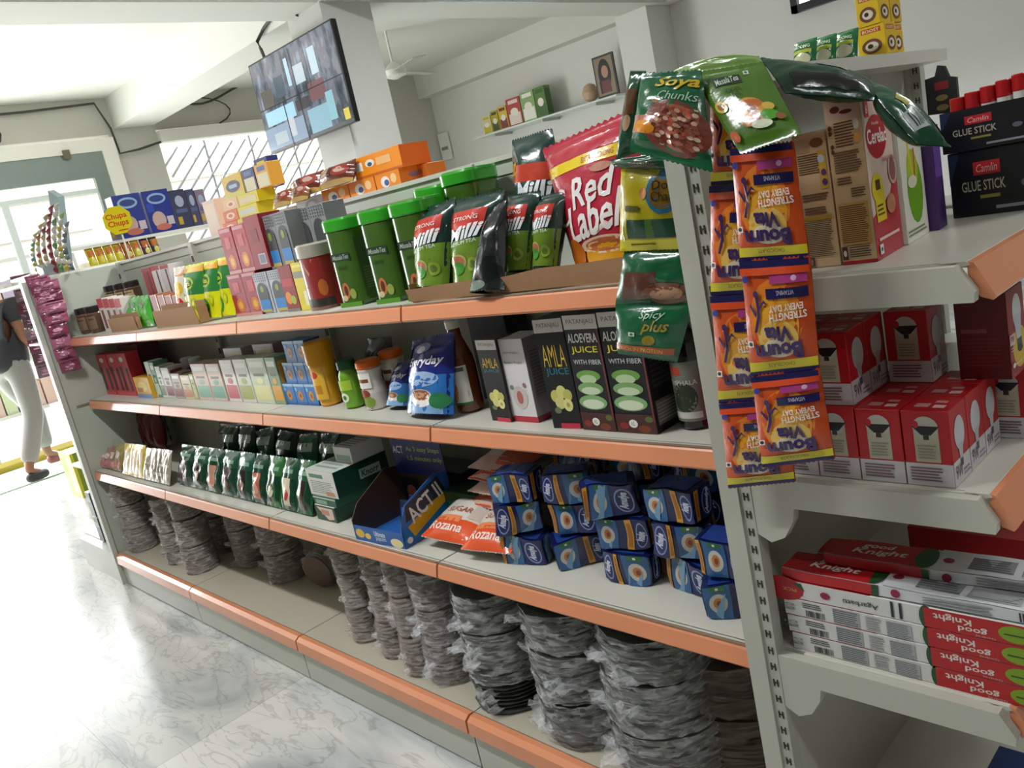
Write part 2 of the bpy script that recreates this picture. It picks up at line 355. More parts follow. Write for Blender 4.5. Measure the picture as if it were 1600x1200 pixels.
# outside: pavement, opposite shop fronts with faded banners
struct('floor_outside', MB().box(-40, -25, -.25, -8.4, 25, -.02, M('#D8D6D0', .8, var=.08, scale=2)))
ob = empty('shop_building', (-15.2, 2, 0), 'bright building with banners across the street outside the glass front', 'building')
MB().box(-.3, -16, -.1, 3, 14, 5.4, M('#D6D4CE', .8)).build('wall', ob, (-3, 0, 0))
bb = MB()
for z0, z1, h in ((2.5, 2.9, '#E9D9CF'), (3.1, 3.5, '#F0E8BE'), (1.9, 2.2, '#EFC3C8'), (1.3, 1.5, '#CFE0EA')): bb.box(0, -12, z0, .06, 8, z1, M(h, .6))
bb.build('banner', ob, (.02, 0, 0))
for i, y in enumerate((-9, -5.5, -2, 1.5)): MB().box(0, y, 0, .1, y + 2.4, 1.25, M('#AEB8B8', .4, .3)).build('shutter', ob, (.02, 0, 0))
# two parked things blurred by glare: a white shelf of goods just outside
rk = empty('display_rack', (-8.9, 1.3, 0), 'white rack of pale goods standing outside behind the glass', 'rack')
for z in (.4, .9, 1.4, 1.9): MB().box(-.2, -.8, z, .2, .9, z + .03, M('#E6E6E6', .5)).build('shelf', rk)
for i, y in enumerate((-.8, .87)): MB().box(-.2, y, 0, .2, y + .03, 2.1, M('#E6E6E6', .5)).build('side_panel', rk)
gd = MB()
for z in (.43, .93, 1.43):
    y = -.7; k = 0
    while y < .8:
        wv = .1 + .05 * random.random(); gd.box(-.12, y, z, .15, y + wv, z + .2 + .12 * random.random(), M(random.choice(['#E8C7C0', '#C7DCE6', '#DDE6C5', '#E6D9B0', '#C9B7D6']), .5)); y += wv + .015
tag(gd.build('stacked_goods', rk), kind='stuff')
# cables clipped along the far wall
CAB = M('#4A4A44', .6)
b = MB(); pts = [(-8.06, -1.5, 3.17), (-8.06, .9, 3.16), (-8.06, 1.55, 3.17), (-8.06, 2.2, 3.2), (-8.05, 2.28, 2.95), (-8.05, 2.3, 2.7), (-8.05, 2.5, 2.72), (-8.05, 2.8, 2.78)]
b.tube(pts, .012, CAB, 5)
lp = [(-8.05, 1.25 + .17 * math.cos(a) - .02 * a, 3.02 + .15 * math.sin(a)) for a in [1.6 + k * .45 for k in range(15)]]
b.tube(lp, .009, CAB, 5); tag(b.build('cable'), 'dark cable looped on the wall above the glass shop front', 'cable')
b = MB(); pts = [(-8.05, 2.9 + .1 * k, 3.2 - .09 * math.sin(k * .45)) for k in range(14)]; b.tube(pts, .012, CAB, 5)
b.tube([(-8.05, 3.1 + .5 * math.sin(a), 3.02 + .17 * math.cos(a)) for a in [k * .3 for k in range(9)]], .008, CAB, 5)
tag(b.build('cable'), 'loose cable sagging above the grilled window beside the screen', 'cable')
# screen on the pillar
def screen():
    c = [onY(386, 104, 2.24), onY(513, 30, 2.24), onY(558, 190, 2.24), onY(425, 240, 2.24)]
    x0 = (c[0].x + c[3].x) / 2; x1 = (c[1].x + c[2].x) / 2; z1 = (c[0].z + c[1].z) / 2; z0 = (c[2].z + c[3].z) / 2
    w = x1 - x0; h = z1 - z0
    t = empty('wall_screen', ((x0 + x1) / 2, 2.24, z0), 'flat screen showing grey camera views, fixed high on the pillar', 'screen')
    MB().box(-w / 2, 0, 0, w / 2, .045, h, M('#15171A', .3), bev=.004).build('screen_housing', t)
    MB().box(-.15, .045, .15, .15, .09, h - .15, BLACK).build('wall_bracket', t)
    m, n, b = nodemat('camera_views'); tc = n.nodes.new('ShaderNodeTexCoord'); no = n.nodes.new('ShaderNodeTexNoise'); no.inputs['Scale'].default_value = 7; no.inputs['Detail'].default_value = 6
    mp = n.nodes.new('ShaderNodeMapping'); mp.inputs['Scale'].default_value = (1.6, 1, .7); n.links.new(tc.outputs['Object'], mp.inputs[0]); n.links.new(mp.outputs[0], no.inputs[0])
    r = n.nodes.new('ShaderNodeValToRGB'); e = r.color_ramp.elements; e[0].position = .36; e[0].color = rgb('#2E3B4C'); e[1].position = .66; e[1].color = rgb('#A9C0D2')
    for p, h_ in ((.45, '#5B6470'), (.52, '#7F8FA2'), (.58, '#8C8088')):
        q = r.color_ramp.elements.new(p); q.color = rgb(h_)
    n.links.new(no.outputs[0], r.inputs[0]); b.inputs['Base Color'].default_value = (.02, .02, .02, 1); n.links.new(r.outputs[0], b.inputs['Emission Color']); b.inputs['Emission Strength'].default_value = .75; b.inputs['Roughness'].default_value = .12
    bz = .012; p = MB(); p.add([(-w / 2 + bz, -.001, .025), (w / 2 - bz, -.001, .025), (w / 2 - bz, -.001, h - bz), (-w / 2 + bz, -.001, h - bz)], [(0, 1, 2, 3)], m)
    S = front(w - 2 * bz, h - .03, -.001)
    g = lambda h_, e=.6: M(h_, .15, emit=e)
    D = [('r', 0, .03, .5, .28, g('#7C8CA0')), ('r', .5, .03, .5, .5, BLACK), ('r', .05, .3, .42, .46, g('#8FB4C8')), ('r', .44, .33, .6, .45, g('#3B3840')), ('r', .62, .36, .8, .56, g('#6A4A50')), ('r', .78, .1, .86, .4, g('#7FA8B4')), ('r', .55, .04, .78, .3, g('#7E9FB0')),
         ('r', .1, .07, .26, .2, g('#9AA4AC')), ('r', .3, .1, .38, .3, g('#A8AAB4')), ('r', .5, .6, .62, .8, g('#A6B2BC')), ('r', .06, .5, .2, .7, g('#54504E')), ('r', .25, .55, .36, .78, g('#47505C')), ('r', .7, .62, .78, .9, g('#A9BCC8')), ('r', .42, .62, .46, .92, g('#9FB6C8')), ('r', 0, .495, 1, .505, g('#20242A')), ('r', .495, 0, .505, 1, g('#2A2E34')),
         ('r', .3, 0, .31, .5, g('#2A2E34')), ('r', .66, .5, .665, 1, g('#2A2E34'))]
    p.decal(S, [(d[0], d[1], d[2], d[3], d[4], d[5]) for d in D], off=.0008)
    p.build('screen_panel', t, (0, 0, .0)); MB().box(w / 2 - .09, -.006, .03, w / 2 - .03, -.002, .1, M('#E8D21E', .5)).build('sticker', t)
    cb = MB(); cb.tube([(-.38, .04, h), (-.42, .05, h + .08), (-.46, .06, h + .14), (-.34, .07, h + .2), (-.1, .08, h + .27), (.1, .09, ZB - z0 - .005)], .013, CAB, 5); cb.build('cable', t)
screen()
# tube light on the cross beam
t = empty('tube_light', (-4.15, 3.9, 3.0), 'glowing tube light fixed along the ceiling cross beam', 'light')
MB().box(.0, -.62, -.035, .03, .62, .035, M('#DDEBEE', .4)).build('light_housing', t)
MB().lathe([(.014, -.6), (.014, .6)], M('#E4F7FF', .3, emit=7.), n=12).build('tube', t).matrix_local = Matrix.Translation((.045, 0, -.02)) @ Matrix.Rotation(math.radians(90), 4, 'X')
ADDED_POWER = (62, 74, 30, 24)
# added tube lights out of view, placed to light the shelf fronts and walls
for i, (x, y) in enumerate(((-1.4, -1.1), (-2.0, 1.7), (1.6, 1.6), (2.4, -1.2))):
    t = empty('tube_light', (x, y, ZC - .06), ['added ceiling tube light over the aisle before the long shelf', 'added ceiling tube light over the aisle behind the long shelf', 'added ceiling tube light over the floor right of the end shelf', 'added ceiling tube light behind the viewer'][i], 'light')
    MB().box(-.6, -.035, 0, .6, .035, .06, M('#DDEBEE', .4)).build('light_housing', t)
    MB().box(-.58, -.014, -.02, .58, .014, 0, M('#F2FAFF', .3, emit=4.)).build('tube', t)
    area('added_tube_glow', (x, y, ZC - .1), (0, 0, 0), 1.16, .1, ADDED_POWER[i], (.97, .99, 1))
# ceiling fan partly behind the pillar
p = onZ(645, 95, 2.86)
t = empty('ceiling_fan', (p.x - .45, p.y + .12, 0), 'white ceiling fan with one blade showing beyond the pillar', 'fan')
MB().lathe([(.012, 2.95), (.012, ZC)], WHITE, n=8).build('down_rod', t); MB().lathe([(.03, 2.8), (.11, 2.83), (.12, 2.88), (.06, 2.93), (.02, 2.96)], WHITE, n=20).build('motor', t)
for a in (-15, 105, 225):
    o = MB().hexa([(.1, -.05, 2.862), (.62, -.07, 2.85), (.62, .07, 2.865), (.1, .05, 2.87), (.1, -.05, 2.868), (.62, -.07, 2.856), (.62, .07, 2.871), (.1, .05, 2.876)], M('#B9B9B0', .4)).build('blade', t); o.rotation_euler = (0, 0, math.radians(a))
# white door frame, recess and switch box on the back wall beyond the pillar
Y = 6.49
def wallrect(px0, py0, px1, py1): a = onY(px0, py0, Y); c = onY(px1, py1, Y); return a.x, a.z, c.x, c.z
xl = onY(618, 180, Y).x; xr = onY(650, 180, Y).x
t = struct('door_2', MB().box(xl, Y - .05, 0, xl + .1, Y, 2.45, FR).box(xr, Y - .05, 0, xr + .1, Y, 2.45, FR).box(xl, Y - .05, 2.4, xr + .1, Y, 2.5, FR))
MB().box(xl + .1, Y - .02, 0, xr, Y, 2.4, M('#D8D2CA', .6)).build('door_leaf', t)
MB().tube([(xr - .08, Y - .03, 1.05), (xr - .08, Y - .06, 1.1), (xr - .08, Y - .03, 1.15)], .012, METAL).build('door_handle', t)
a = onY(688, 222, Y); t = empty('switch_board', (a.x, Y, a.z - .2), 'small white switch board on the far back wall', 'switch')
MB().box(0, -.03, -.05, .2, 0, .3, M('#EDEDE8', .4), bev=.004).build('cover', t); MB().box(.04, -.036, .08, .16, -.03, .12, M('#8C8C88', .4)).build('switch_row', t)
# glass wall shelf with boxes and framed photo
zs = 2.26
x0 = onY(752, 217, 6.3).x; x1 = onY(975, 155, 6.3).x
t = empty('wall_shelf', ((x0 + x1) / 2, 6.3, zs - .02), 'long thin glass shelf on brackets high on the back wall', 'shelf')
MB().box(-(x1 - x0) / 2, -.12, 0, (x1 - x0) / 2, .2, .018, M('#DCE6E2', .2)).build('shelf_board', t)
for k in (-.8, 0, .8): MB().box(k, -.1, -.03, k + .03, .2, 0, METAL).build('bracket', t)
specs = [(757, 771, '#D9CF9A', '#C9BC3C', 'pale yellow'), (771, 783, '#B7A22B', '#4A4E2C', 'olive and yellow'), (783, 797, '#D8B63A', '#7C3C38', 'yellow with a red edge'), (797, 819, '#B84A44', '#E6D7CC', 'red and white'), (819, 841, '#8DB06E', '#F0EDE2', 'light green and white'), (841, 858, '#5C7F3C', '#40652C', 'dark green')]
for i, (a, c, h1, h2, nm) in enumerate(specs):
    xa = Xat(a, 6.22, zs); xb = Xat(c, 6.22, zs); h = [.21, .24, .26, .31, .33, .33][i]; w = xb - xa - .012
    bx = carton(w, .1, h, card(h1), [('r', .08, .05, .92, .45, card(h2)), ('d', .5, .5, .28, .14, card('#EFE8DA')), ('r', .15, .8, .85, .93, card(h2))], [('r', .1, .1, .9, .9, card(h2))])
    place(bx.mesh('tea_box'), 'tea_box', ((xa + xb) / 2, 6.22, zs - .002), f'{nm} box on the glass wall shelf, {ORD[i] if i < 5 else "rightmost"} of six', 'box', 'boxes on the glass wall shelf')
a = onY(940, 158, 6.25); c = onY(970, 152, 6.25); w = c.x - a.x + .02; h = .42
t = empty('picture_frame', ((a.x + c.x) / 2, 6.22, zs), 'framed portrait of a dark haired person, leaning on the wall shelf', 'picture frame')
fb = MB(); fb.box(-w / 2, 0, 0, w / 2, .02, h, M('#3C342C', .4)); fb.build('frame', t)
pb = MB(); S = front(w, h, 0); pb.decal(S, [('r', .07, .05, .93, .95, card('#8E7E66')), ('d', .5, .55, .3, .36, card('#15120F')), ('r', .25, .1, .72, .4, card('#6E2E36')), ('d', .52, .6, .16, .15, card('#B68A6E')), ('r', .2, .1, .28, .4, card('#241A18'))], off=.002, step=.0006); pb.build('photograph', t)
tag(MB().lathe([(.02, 0), (.07, .03), (.09, .1), (.06, .17), (.02, .19)], M('#C9A88C', .5), n=16).build('clay_pot', None, (a.x - .12, 6.24, zs)), 'pinkish round pot beside the framed portrait on the wall shelf', 'pot')
# small barred window high on the right of the back wall
a = onY(1240, 22, 6.46); t = struct('window_2', MB().box(a.x, 6.42, a.z, a.x + .06, 6.5, 2.94, BLACK).box(a.x, 6.42, a.z, a.x + 1.1, 6.5, a.z + .06, BLACK).box(a.x + 1.04, 6.42, a.z, a.x + 1.1, 6.5, 2.94, BLACK))
gb = MB()
for k in range(1, 9): gb.box(a.x + .06 + k * .11, 6.44, a.z + .06, a.x + .07 + k * .11, 6.45, 2.94, M('#6E767C', .4))
for k in range(1, 5): gb.box(a.x + .06, 6.44, a.z + .06 + k * .1, a.x + 1.04, 6.45, a.z + .066 + k * .1, M('#6E767C', .4))
gb.build('window_mesh', t); MB().box(a.x + .06, 6.47, a.z + .06, a.x + 1.04, 6.48, 2.94, M('#F2F6F8', .3, emit=1.6)).build('glass_pane', t)  # glowing pane stands in for daylight; solid wall lies behind
# ================================================================= THE LONG SHELF (GONDOLA)
BAY = .9; XL = -3.62; Z1, Z2, Z3, Z0 = 1.25, .938, .598, .165
YB = .412
gon = empty('gondola_shelf', (-1.8, .41, 0), 'long white double-sided shop shelf with orange price strips', 'shelf unit')
def g(b, name, par=gon):
    o = b.build(name); o.parent = par
    if par is gon: o.location = (1.8, -.41, 0)
    return o
for i in range(4):
    x0 = -BAY * (i + 1); x1 = x0 + BAY
    b = MB(); b.box(x0 + .012, YB, .165, x1 - .012, YB + .012, 1.53, BACKP); b.box(x0 + .012, YB - .004, 1.505, x1 - .012, YB, 1.54, BACKP); g(b, 'back_panel')
    for nm, z, yf, yl in (('shelf', Z1, .08, .1), ('shelf', Z2, .08, .1), ('shelf', Z3, 0, .02)):
        b = MB(); b.box(x0 + .003, yf + .012, z - .008, x1 - .003, YB, z, SHELF); b.box(x0 + .003, yf + .006, z - .03, x1 - .003, yf + .014, z, SHELF)
        o = g(b, 'shelf')
        s = MB(); lip = [(yf, z - .002), (yf - .004, z - .007), (yf - .012, z - .036), (yf - .008, z - .041), (yf + .006, z - .038), (yf + .006, z - .002)]
        s.prism(lip, 0, x0 + .004, x1 - .004, STRIP); q = s.build('price_strip', o)
        k = MB(); k.box(x0 + .006, yf - .002, z - .002, x1 - .006, yf + .0055, z + .0002, M('#8E7660', .4)); k.build('strip_channel', o)
        # back-side shelf facing the other aisle
        b = MB(); b.box(x0 + .003, YB + .02, z - .008, x1 - .003, .8, z, SHELF).box(x0 + .003, .79, z - .035, x1 - .003, .8, z, SHELF); g(b, 'shelf')
    b = MB(); b.box(x0 + .002, -.0, .13, x1 - .002, YB, .165, M('#B9B2A0', .35, var=.04, scale=4)); o = g(b, 'base_deck')
    s = MB(); s.prism([(-.02, .166), (-.034, .156), (-.036, .118), (-.022, .112), (-.008, .116), (-.004, .166)], 0, x0 + .004, x1 - .004, STRIP); s.build('price_strip', o)
    s = MB(); s.box(x0 + .003, -.02, .005, x1 - .003, -.005, .115, METAL); s.build('kick_plate', o)
    b = MB(); b.box(x0 + .002, YB + .012, .13, x1 - .002, .84, .165, SHELF).box(x0 + .003, .83, .005, x1 - .003, .845, .13, METAL); g(b, 'base_deck')
    b = MB(); b.box(x0, YB - .012, 1.54, x1, .78, 1.552, SHELF); b.box(x0, .775, 1.5, x1, .785, 1.552, SHELF); g(b, 'top_deck')
for i in range(5):
    x = -BAY * i - (.017 if i == 0 else 0) + (.015 if i == 4 else 0); b = MB(); b.box(x - .015, YB - .022, .1, x + .015, YB + .03, 1.55, METAL)
    for k in range(26): b.box(x - .008, YB - .0235, .22 + k * .05, x - .003, YB - .022, .245 + k * .05, BLACK); b.box(x + .003, YB - .0235, .22 + k * .05, x + .008, YB - .022, .245 + k * .05, BLACK)
    g(b, 'upright')
# full height end panel at the far end
b = MB(); b.box(XL - .02, -.03, 0, XL, .86, 1.545, BACKP); b.box(XL - .03, -.04, 0, XL + .012, -.018, 1.545, METAL); g(b, 'end_panel')
for z in (Z1 - .03, Z2 - .02): g(MB().box(XL, .02, z, XL + .006, YB, z + .008, M('#7E7A6C', .5)), 'panel_rib')
# end cap at the far end, seen edge on
ec = empty('end_shelf', (-3.9, .4, 0), 'far end shelf unit at the entrance end of the long shelf', 'shelf unit')
def e(b, name, par=ec):
    o = b.build(name); o.parent = par
    if par is ec: o.location = (3.9, -.4, 0)
    return o
e(MB().box(-4.25, .02, 0, -3.66, .86, .165, METAL, top=SHELF).box(-4.2, -.03, 0, -3.66, .02, .16, METAL), 'base_deck')
e(MB().box(-4.12, -.02, 1.53, -3.65, .86, 1.545, WHITE).box(-4.13, -.02, 1.545, -4.12, .86, 1.57, WHITE), 'top_deck')
for z in (.6, .93, 1.25): e(MB().box(-4.0, .0, z - .01, -3.65, .84, z, SHELF), 'shelf')
for y in (.0, .84): e(MB().box(-3.68, y - .03, .1, -3.65, y, 1.54, METAL), 'upright')
# end cap at the near end: posts, side brackets, shelves
nc = empty('end_shelf', (.2, .42, 0), 'near end shelf unit with slotted white posts, beside the viewer', 'shelf unit')
def nn_(b, name, par=nc):
    o = b.build(name); o.parent = par
    if par is nc: o.location = (-.2, -.42, 0)
    return o
PW = M('#B9B9AD', .4, var=.03, scale=7)
for y0 in (-.035, .85):
    b = MB(); b.box(.006, y0, 0, .04, y0 + .05, 1.56, PW); b.box(.04, y0 + .004, 0, .062, y0 + .03, 1.555, M('#B5B6AB', .4, .1))
    # H shaped slots punched up the face
    for k in range(48):
        z = .06 + k * .031
        for dx in (0, .007): b.box(.0475 + dx, y0 + .0025, z, .0495 + dx, y0 + .0045, z + .013, M('#33332F', .6))
        b.box(.0490, y0 + .0025, z + .006, .0550, y0 + .0045, z + .008, M('#33332F', .6))
    nn_(b, 'post')
nn_(MB().box(.02, .015, .15, .03, .85, 1.545, M('#BDBDB4', .45, var=.03)), 'back_panel')
nn_(MB().box(.006, .015, 1.53, .12, .85, 1.553, SHELF), 'top_deck')
for z in (Z1, .94, .62):
    xf = .405
    b = MB(); b.box(.03, -.005, z - .008, xf, .86, z, SHELF); b.box(.1, -.012, z - .02, xf - .012, .0, z - .001, SHELF); o = nn_(b, 'shelf')
    s = MB(); s.prism([(xf, z - .0), (xf + .008, z - .002), (xf + .03, z - .045), (xf + .026, z - .05), (xf + .012, z - .045), (xf, z - .02)], 1, -.01, .87, STRIP); s.build('price_strip', o)
    s = MB(); s.prism([(xf - .03, z + .0006), (xf, z + .0006), (xf + .004, z - .004), (xf - .004, z - .006)], 1, -.012, .87, SHELF); s.build('front_lip', o)
    for y in (-.03, .855):
        pr = [(.045, z - .045), (.062, z - .1), (.085, z - .112), (.11, z - .1), (.128, z - .07), (.132, z - .048), (xf + .01, z - .048), (xf + .012, z - .035), (xf - .008, z - .002), (.045, z - .002)]
        s = MB(); s.prism(pr, 1, y, y + .018, PW); s.build('side_bracket', o)
b = MB(); b.box(.03, -.02, 0, .46, .86, .15, METAL, top=SHELF); nn_(b, 'base_deck')
# ================================================================= GOODS: helpers
def K(h): return card(h)
def put(name, px0, px1, pyt, Y, z, d, body, label, cat='box', F=(), R=(), T=(), group=None, h=None, gap=.0012, z_top=None):
    X0 = Xat(px0, Y, z); X1 = Xat(px1, Y, z)
    if h is None: h = Zat(pyt, X0, Y) - z
    w = X1 - X0 - gap
    o = place(carton(w, d, h, K(body) if isinstance(body, str) else body, F, R, T).mesh(name), name, ((X0 + X1) / 2, Y, z + .0006), label, cat, group)
    return o, z + h
def put3(name, A, B, z, d, pyt, body, label, cat='box', F=(), R=(), T=(), group=None, h=None):
    a = onZ(A[0], A[1], z); b = onZ(B[0], B[1], z); w = (b - a).length; rz = math.atan2(b.y - a.y, b.x - a.x)
    if h is None: h = Zat(pyt, a.x, a.y) - z
    return place(carton(w, d, h, K(body) if isinstance(body, str) else body, F, R, T).mesh(name), name, ((a.x + b.x) / 2, (a.y + b.y) / 2, z + .0006), label, cat, group, rz=rz), h
def cyl_S(r, h, z0=0, a0=-2.4, a1=-.3, sq=2., sx=1., sy=1.):
    def S(u, v, o):
        a = a0 + (a1 - a0) * u; ca, sa = math.cos(a), math.sin(a); q = (abs(ca) ** sq + abs(sa) ** sq) ** (-1 / sq)
        return ((r * q + o) * ca * sx, (r * q + o) * sa * sy, z0 + h * v)
    return S
VEG = lambda u, v, s=.03, a=1.: [('r', u, v, u + s, v + s * a, K('#F2F2F2')), ('d', u + s / 2, v + s * a / 2, s * .32, s * .32 * a, K('#1D6B2E'))]

# ================================================================= TOP LEVEL (Z1)
t1 = Z1
# coffee jars
def jar_mesh(r, h, body, lid, lab, sq=3.5):
    b = MB(); b.lathe([(r * .92, 0), (r, .004), (r, h * .74), (r * .9, h * .8)], body, n=20, sq=sq)
    b.decal(cyl_S(r, h * .5, h * .16, -2.6, -.3, sq), [('r', 0, 0, 1, 1, lab), ('r', .1, .7, .9, .85, body)], off=.0006, curved=True); return b
JB = M('#5A4232', .15, coat=.5); JL = M('#241A1C', .35); JT = K('#B9A878')
jm = jar_mesh(.034, .12, JB, JL, K('#77604A')).mesh('glass_jar'); lm = MB().lathe([(.031, 0), (.034, .003), (.034, .026), (.03, .03)], JL, n=20, sq=3.5).mesh('lid')
jm2 = jar_mesh(.036, .095, JB, JL, JT).mesh('glass_jar')
def jar(px, Y, z, label, me, hl, s=1):
    x = Xat(px, Y, z); o = place(me, 'coffee_jar', (x, Y, z + .0006), label, 'jar', 'dark lidded jars at the far end of the top level')
    l = bpy.data.objects.new('lid', lm); C.objects.link(l); l.parent = o; l.location = (0, 0, hl); o.scale = (s, s, s); return o
jar(140, .17, t1, 'brown coffee jar with black lid, nearest the far end panel', jm, .095)
jar(156, .17, t1, 'brown coffee jar with black lid, second from the far end panel', jm, .095)
_, zb = put('carton', 150, 176, 0, .27, t1, .1, '#2A1C1A', 'dark carton at the back under the first tan labelled jar', h=.1)
_, zb = put('carton', 177, 204, 0, .27, t1, .1, '#2A1C1A', 'dark carton at the back under the middle tan labelled jars', h=.1)
_, zb = put('carton', 205, 232, 0, .27, t1, .1, '#33231C', 'dark carton at the back behind the bright green packets', h=.1)
for i, px in enumerate((161, 182, 197, 213)):
    jar(px, .31, zb, f'small tan labelled jar raised on dark cartons, {["leftmost", "second from left", "second from right", "rightmost"][i]} of four', jm2, .075, .95)
# red topped sachet cartons and kraft trays
for i in range(4):
    put('sachet_carton', 166 + i * 9, 174.5 + i * 9, 468, .15, t1, .07, '#D9CFC6', f'thin white carton with red top behind the small kraft tray, {ORD[i]} from left', F=[('r', 0, .72, 1, 1, K('#C4343A')), ('r', .3, .1, .7, .65, K('#7C2F33'))], group='red topped thin cartons')
def tray(name, px0, px1, pyt, Y, z, d, label, back=.09):
    X0 = Xat(px0, Y, z); X1 = Xat(px1, Y, z); h = Zat(pyt, X0, Y) - z; w = X1 - X0; o = empty(name, ((X0 + X1) / 2, Y, z + .0006), label, 'cardboard tray')
    t_ = .003; MB().box(-w / 2, 0, 0, w / 2, d, t_, KRAFT).build('bottom_panel', o); MB().hexa([(-w / 2 + .004, -.0, t_), (w / 2 - .004, 0, t_), (w / 2 - .004, t_, t_), (-w / 2 + .004, t_, t_), (-w / 2 + .01, -.006, h), (w / 2 - .01, -.006, h), (w / 2 - .01, -.003, h), (-w / 2 + .01, -.003, h)], KRAFT).build('front_flap', o)
    for sx in (-1, 1): MB().box(sx * w / 2 - t_ / 2, t_, t_, sx * w / 2 + t_ / 2, d, h * .9, KRAFT).build('side_flap', o)
    MB().box(-w / 2 + .003, d - t_, t_, w / 2 - .003, d, h * 1.2, KRAFT).build('back_flap', o); return o
tray('display_tray', 175, 216, 499, .115, t1, .02, 'small low kraft tray left of the green packets')
tray('display_tray', 246, 313, 487, .105, t1, .04, 'kraft tray left of the yellow tea packs')
GR = foil('#2F9A1E')
for i, (x0, x1, xt, yt) in enumerate(((196, 212, 186, 470), (210, 228, 200, 463), (226, 243, 214, 462))):
    q = (Vector((Xat(x0, .14, t1), .14, t1 + .003)), Vector((Xat(x1, .14, t1), .14, t1 + .003)), onY(xt + 18, yt, .2), onY(xt, yt + 2, .2)); pouch('packet', q, .014, GR, f'bright green foil packet leaning between the kraft trays, {ORD[i]} from left', 'packet', [('r', .2, .2, .8, .5, foil('#57B63A')), ('d', .5, .7, .25, .12, foil('#1F6B22'))], group='bright green foil packets', seed=i)
for i in range(4):
    put('striped_carton', 248 + i * 11, 258 + i * 11, 462, .15, t1, .06, '#A8663A', f'small rust striped carton in the kraft tray, {ORD[i]} from left', F=[('r', .1, .55, .9, .95, K('#8F3226')), ('r', .1, .1, .9, .45, K('#B9A06A')), ('r', .85, 0, 1, 1, K('#E2D8CC'))], group='rust striped cartons in the tray')
_, zz = put('carton', 232, 280, 0, .27, t1, .09, '#8A7C6E', 'greyish carton at the back carrying tall white and red boxes', h=.11)
for i in range(3):
    put('tall_carton', 234 + i * 14, 247 + i * 14, [421, 419, 416][i], .28, zz, .07, ['#A93440', '#E6E0DC', '#D5CCD0'][i], ['maroon topped tall carton at the back beside the jars', 'white tall carton with a dark line at the back', 'pale lilac tall carton at the back behind the rust cartons'][i], F=[('r', 0, .88, 1, 1, K('#B04450')), ('r', .55, 0, .72, .86, K('#6A3038'))])
pouch('packet', (Vector((Xat(283, .15, t1), .15, t1 + .003)), Vector((Xat(296, .15, t1), .15, t1 + .003)), onY(290, 418, .18), onY(272, 421, .18)), .016, foil('#E9DCC8'), 'cream packet with yellow and red curves beside the tea packs', 'packet', [('d', .5, .6, .4, .14, foil('#E8BE22')), ('d', .6, .25, .35, .2, foil('#D2342C')), ('r', .05, .85, .95, .95, foil('#D9822A'))], seed=4)
# yellow green tea packs
TEA = [('r', 0, .86, 1, .97, foil('#E3A21C')), ('r', 0, .46, 1, .86, foil('#2F7A3A')), ('d', .45, .66, .3, .12, foil('#A9C62C')), ('d', .45, .66, .22, .08, foil('#1D5C2C')), ('t', 'Tata', .3, .62, .62, .7, foil('#E8E23C'), {'b': .02}), ('d', .3, .2, .26, .15, foil('#2C8C34')), ('d', .3, .2, .16, .09, foil('#7FB63A')), ('d', .72, .3, .13, .1, foil('#B6BE14')), ('d', .72, .3, .08, .06, foil('#D6D31E'))]
for i, (a, b2, c, d2) in enumerate((((292, 500), (322, 496), (318, 412), (284, 419)), ((322, 497), (348, 494), (340, 408), (315, 413)), ((346, 494), (370, 490), (358, 402), (336, 408)))):
    yb = .15 + .02 * i; q = (Vector((Xat(a[0] + 5, yb, t1), yb, t1 + .003)), Vector((Xat(b2[0], yb, t1), yb, t1 + .003)), onY(*c, yb + .04), onY(*d2, yb + .04)); pouch('tea_pack', q, .022, foil('#D3D31A'), f'yellow tea pack with green leaves, {["leftmost", "middle", "rightmost"][i]} of three on the top level', 'tea pack', TEA, group='yellow tea packs', seed=7 + i, stand=.8, wr=.1)
# red boxes, two rows
RB = M('#A52A33', .12, coat=.6); RD = [('r', 0, 0, 1, .07, K('#C98A84')), ('d', .5, .26, .26, .16, K('#D3762C')), ('d', .5, .26, .14, .09, K('#E3B34A')), ('r', .08, .9, .92, .97, K('#C4888C')), ('r', .3, .55, .7, .8, K('#C2545C'))]
zt = None
for i in range(2):
    o, zt = put('red_box', [371, 393][i], [393, 416][i], [429, 426][i], .185, t1, .07, RB, f'glossy red box with orange fruit, {["left", "right"][i]} of the lower pair', F=RD, group='glossy red boxes', h=.145)
for i in range(2): put('red_box', [354, 374][i] + 6, [373, 394][i] + 6, 0, .185, zt, .07, RB, f'glossy red box standing on the lower pair, {["left", "right"][i]} one', F=RD, h=.155, group='glossy red boxes upper')
put('red_box', 400, 424, 0, .185, zt, .08, K('#8E2026'), 'wide dark red box with a grey label corner, upper row', F=[('r', .4, .08, .85, .28, K('#B9B4BE')), ('r', .45, .1, .8, .26, K('#6D7486')), ('r', .3, .5, .7, .75, K('#7A1A1E'))], h=.17)
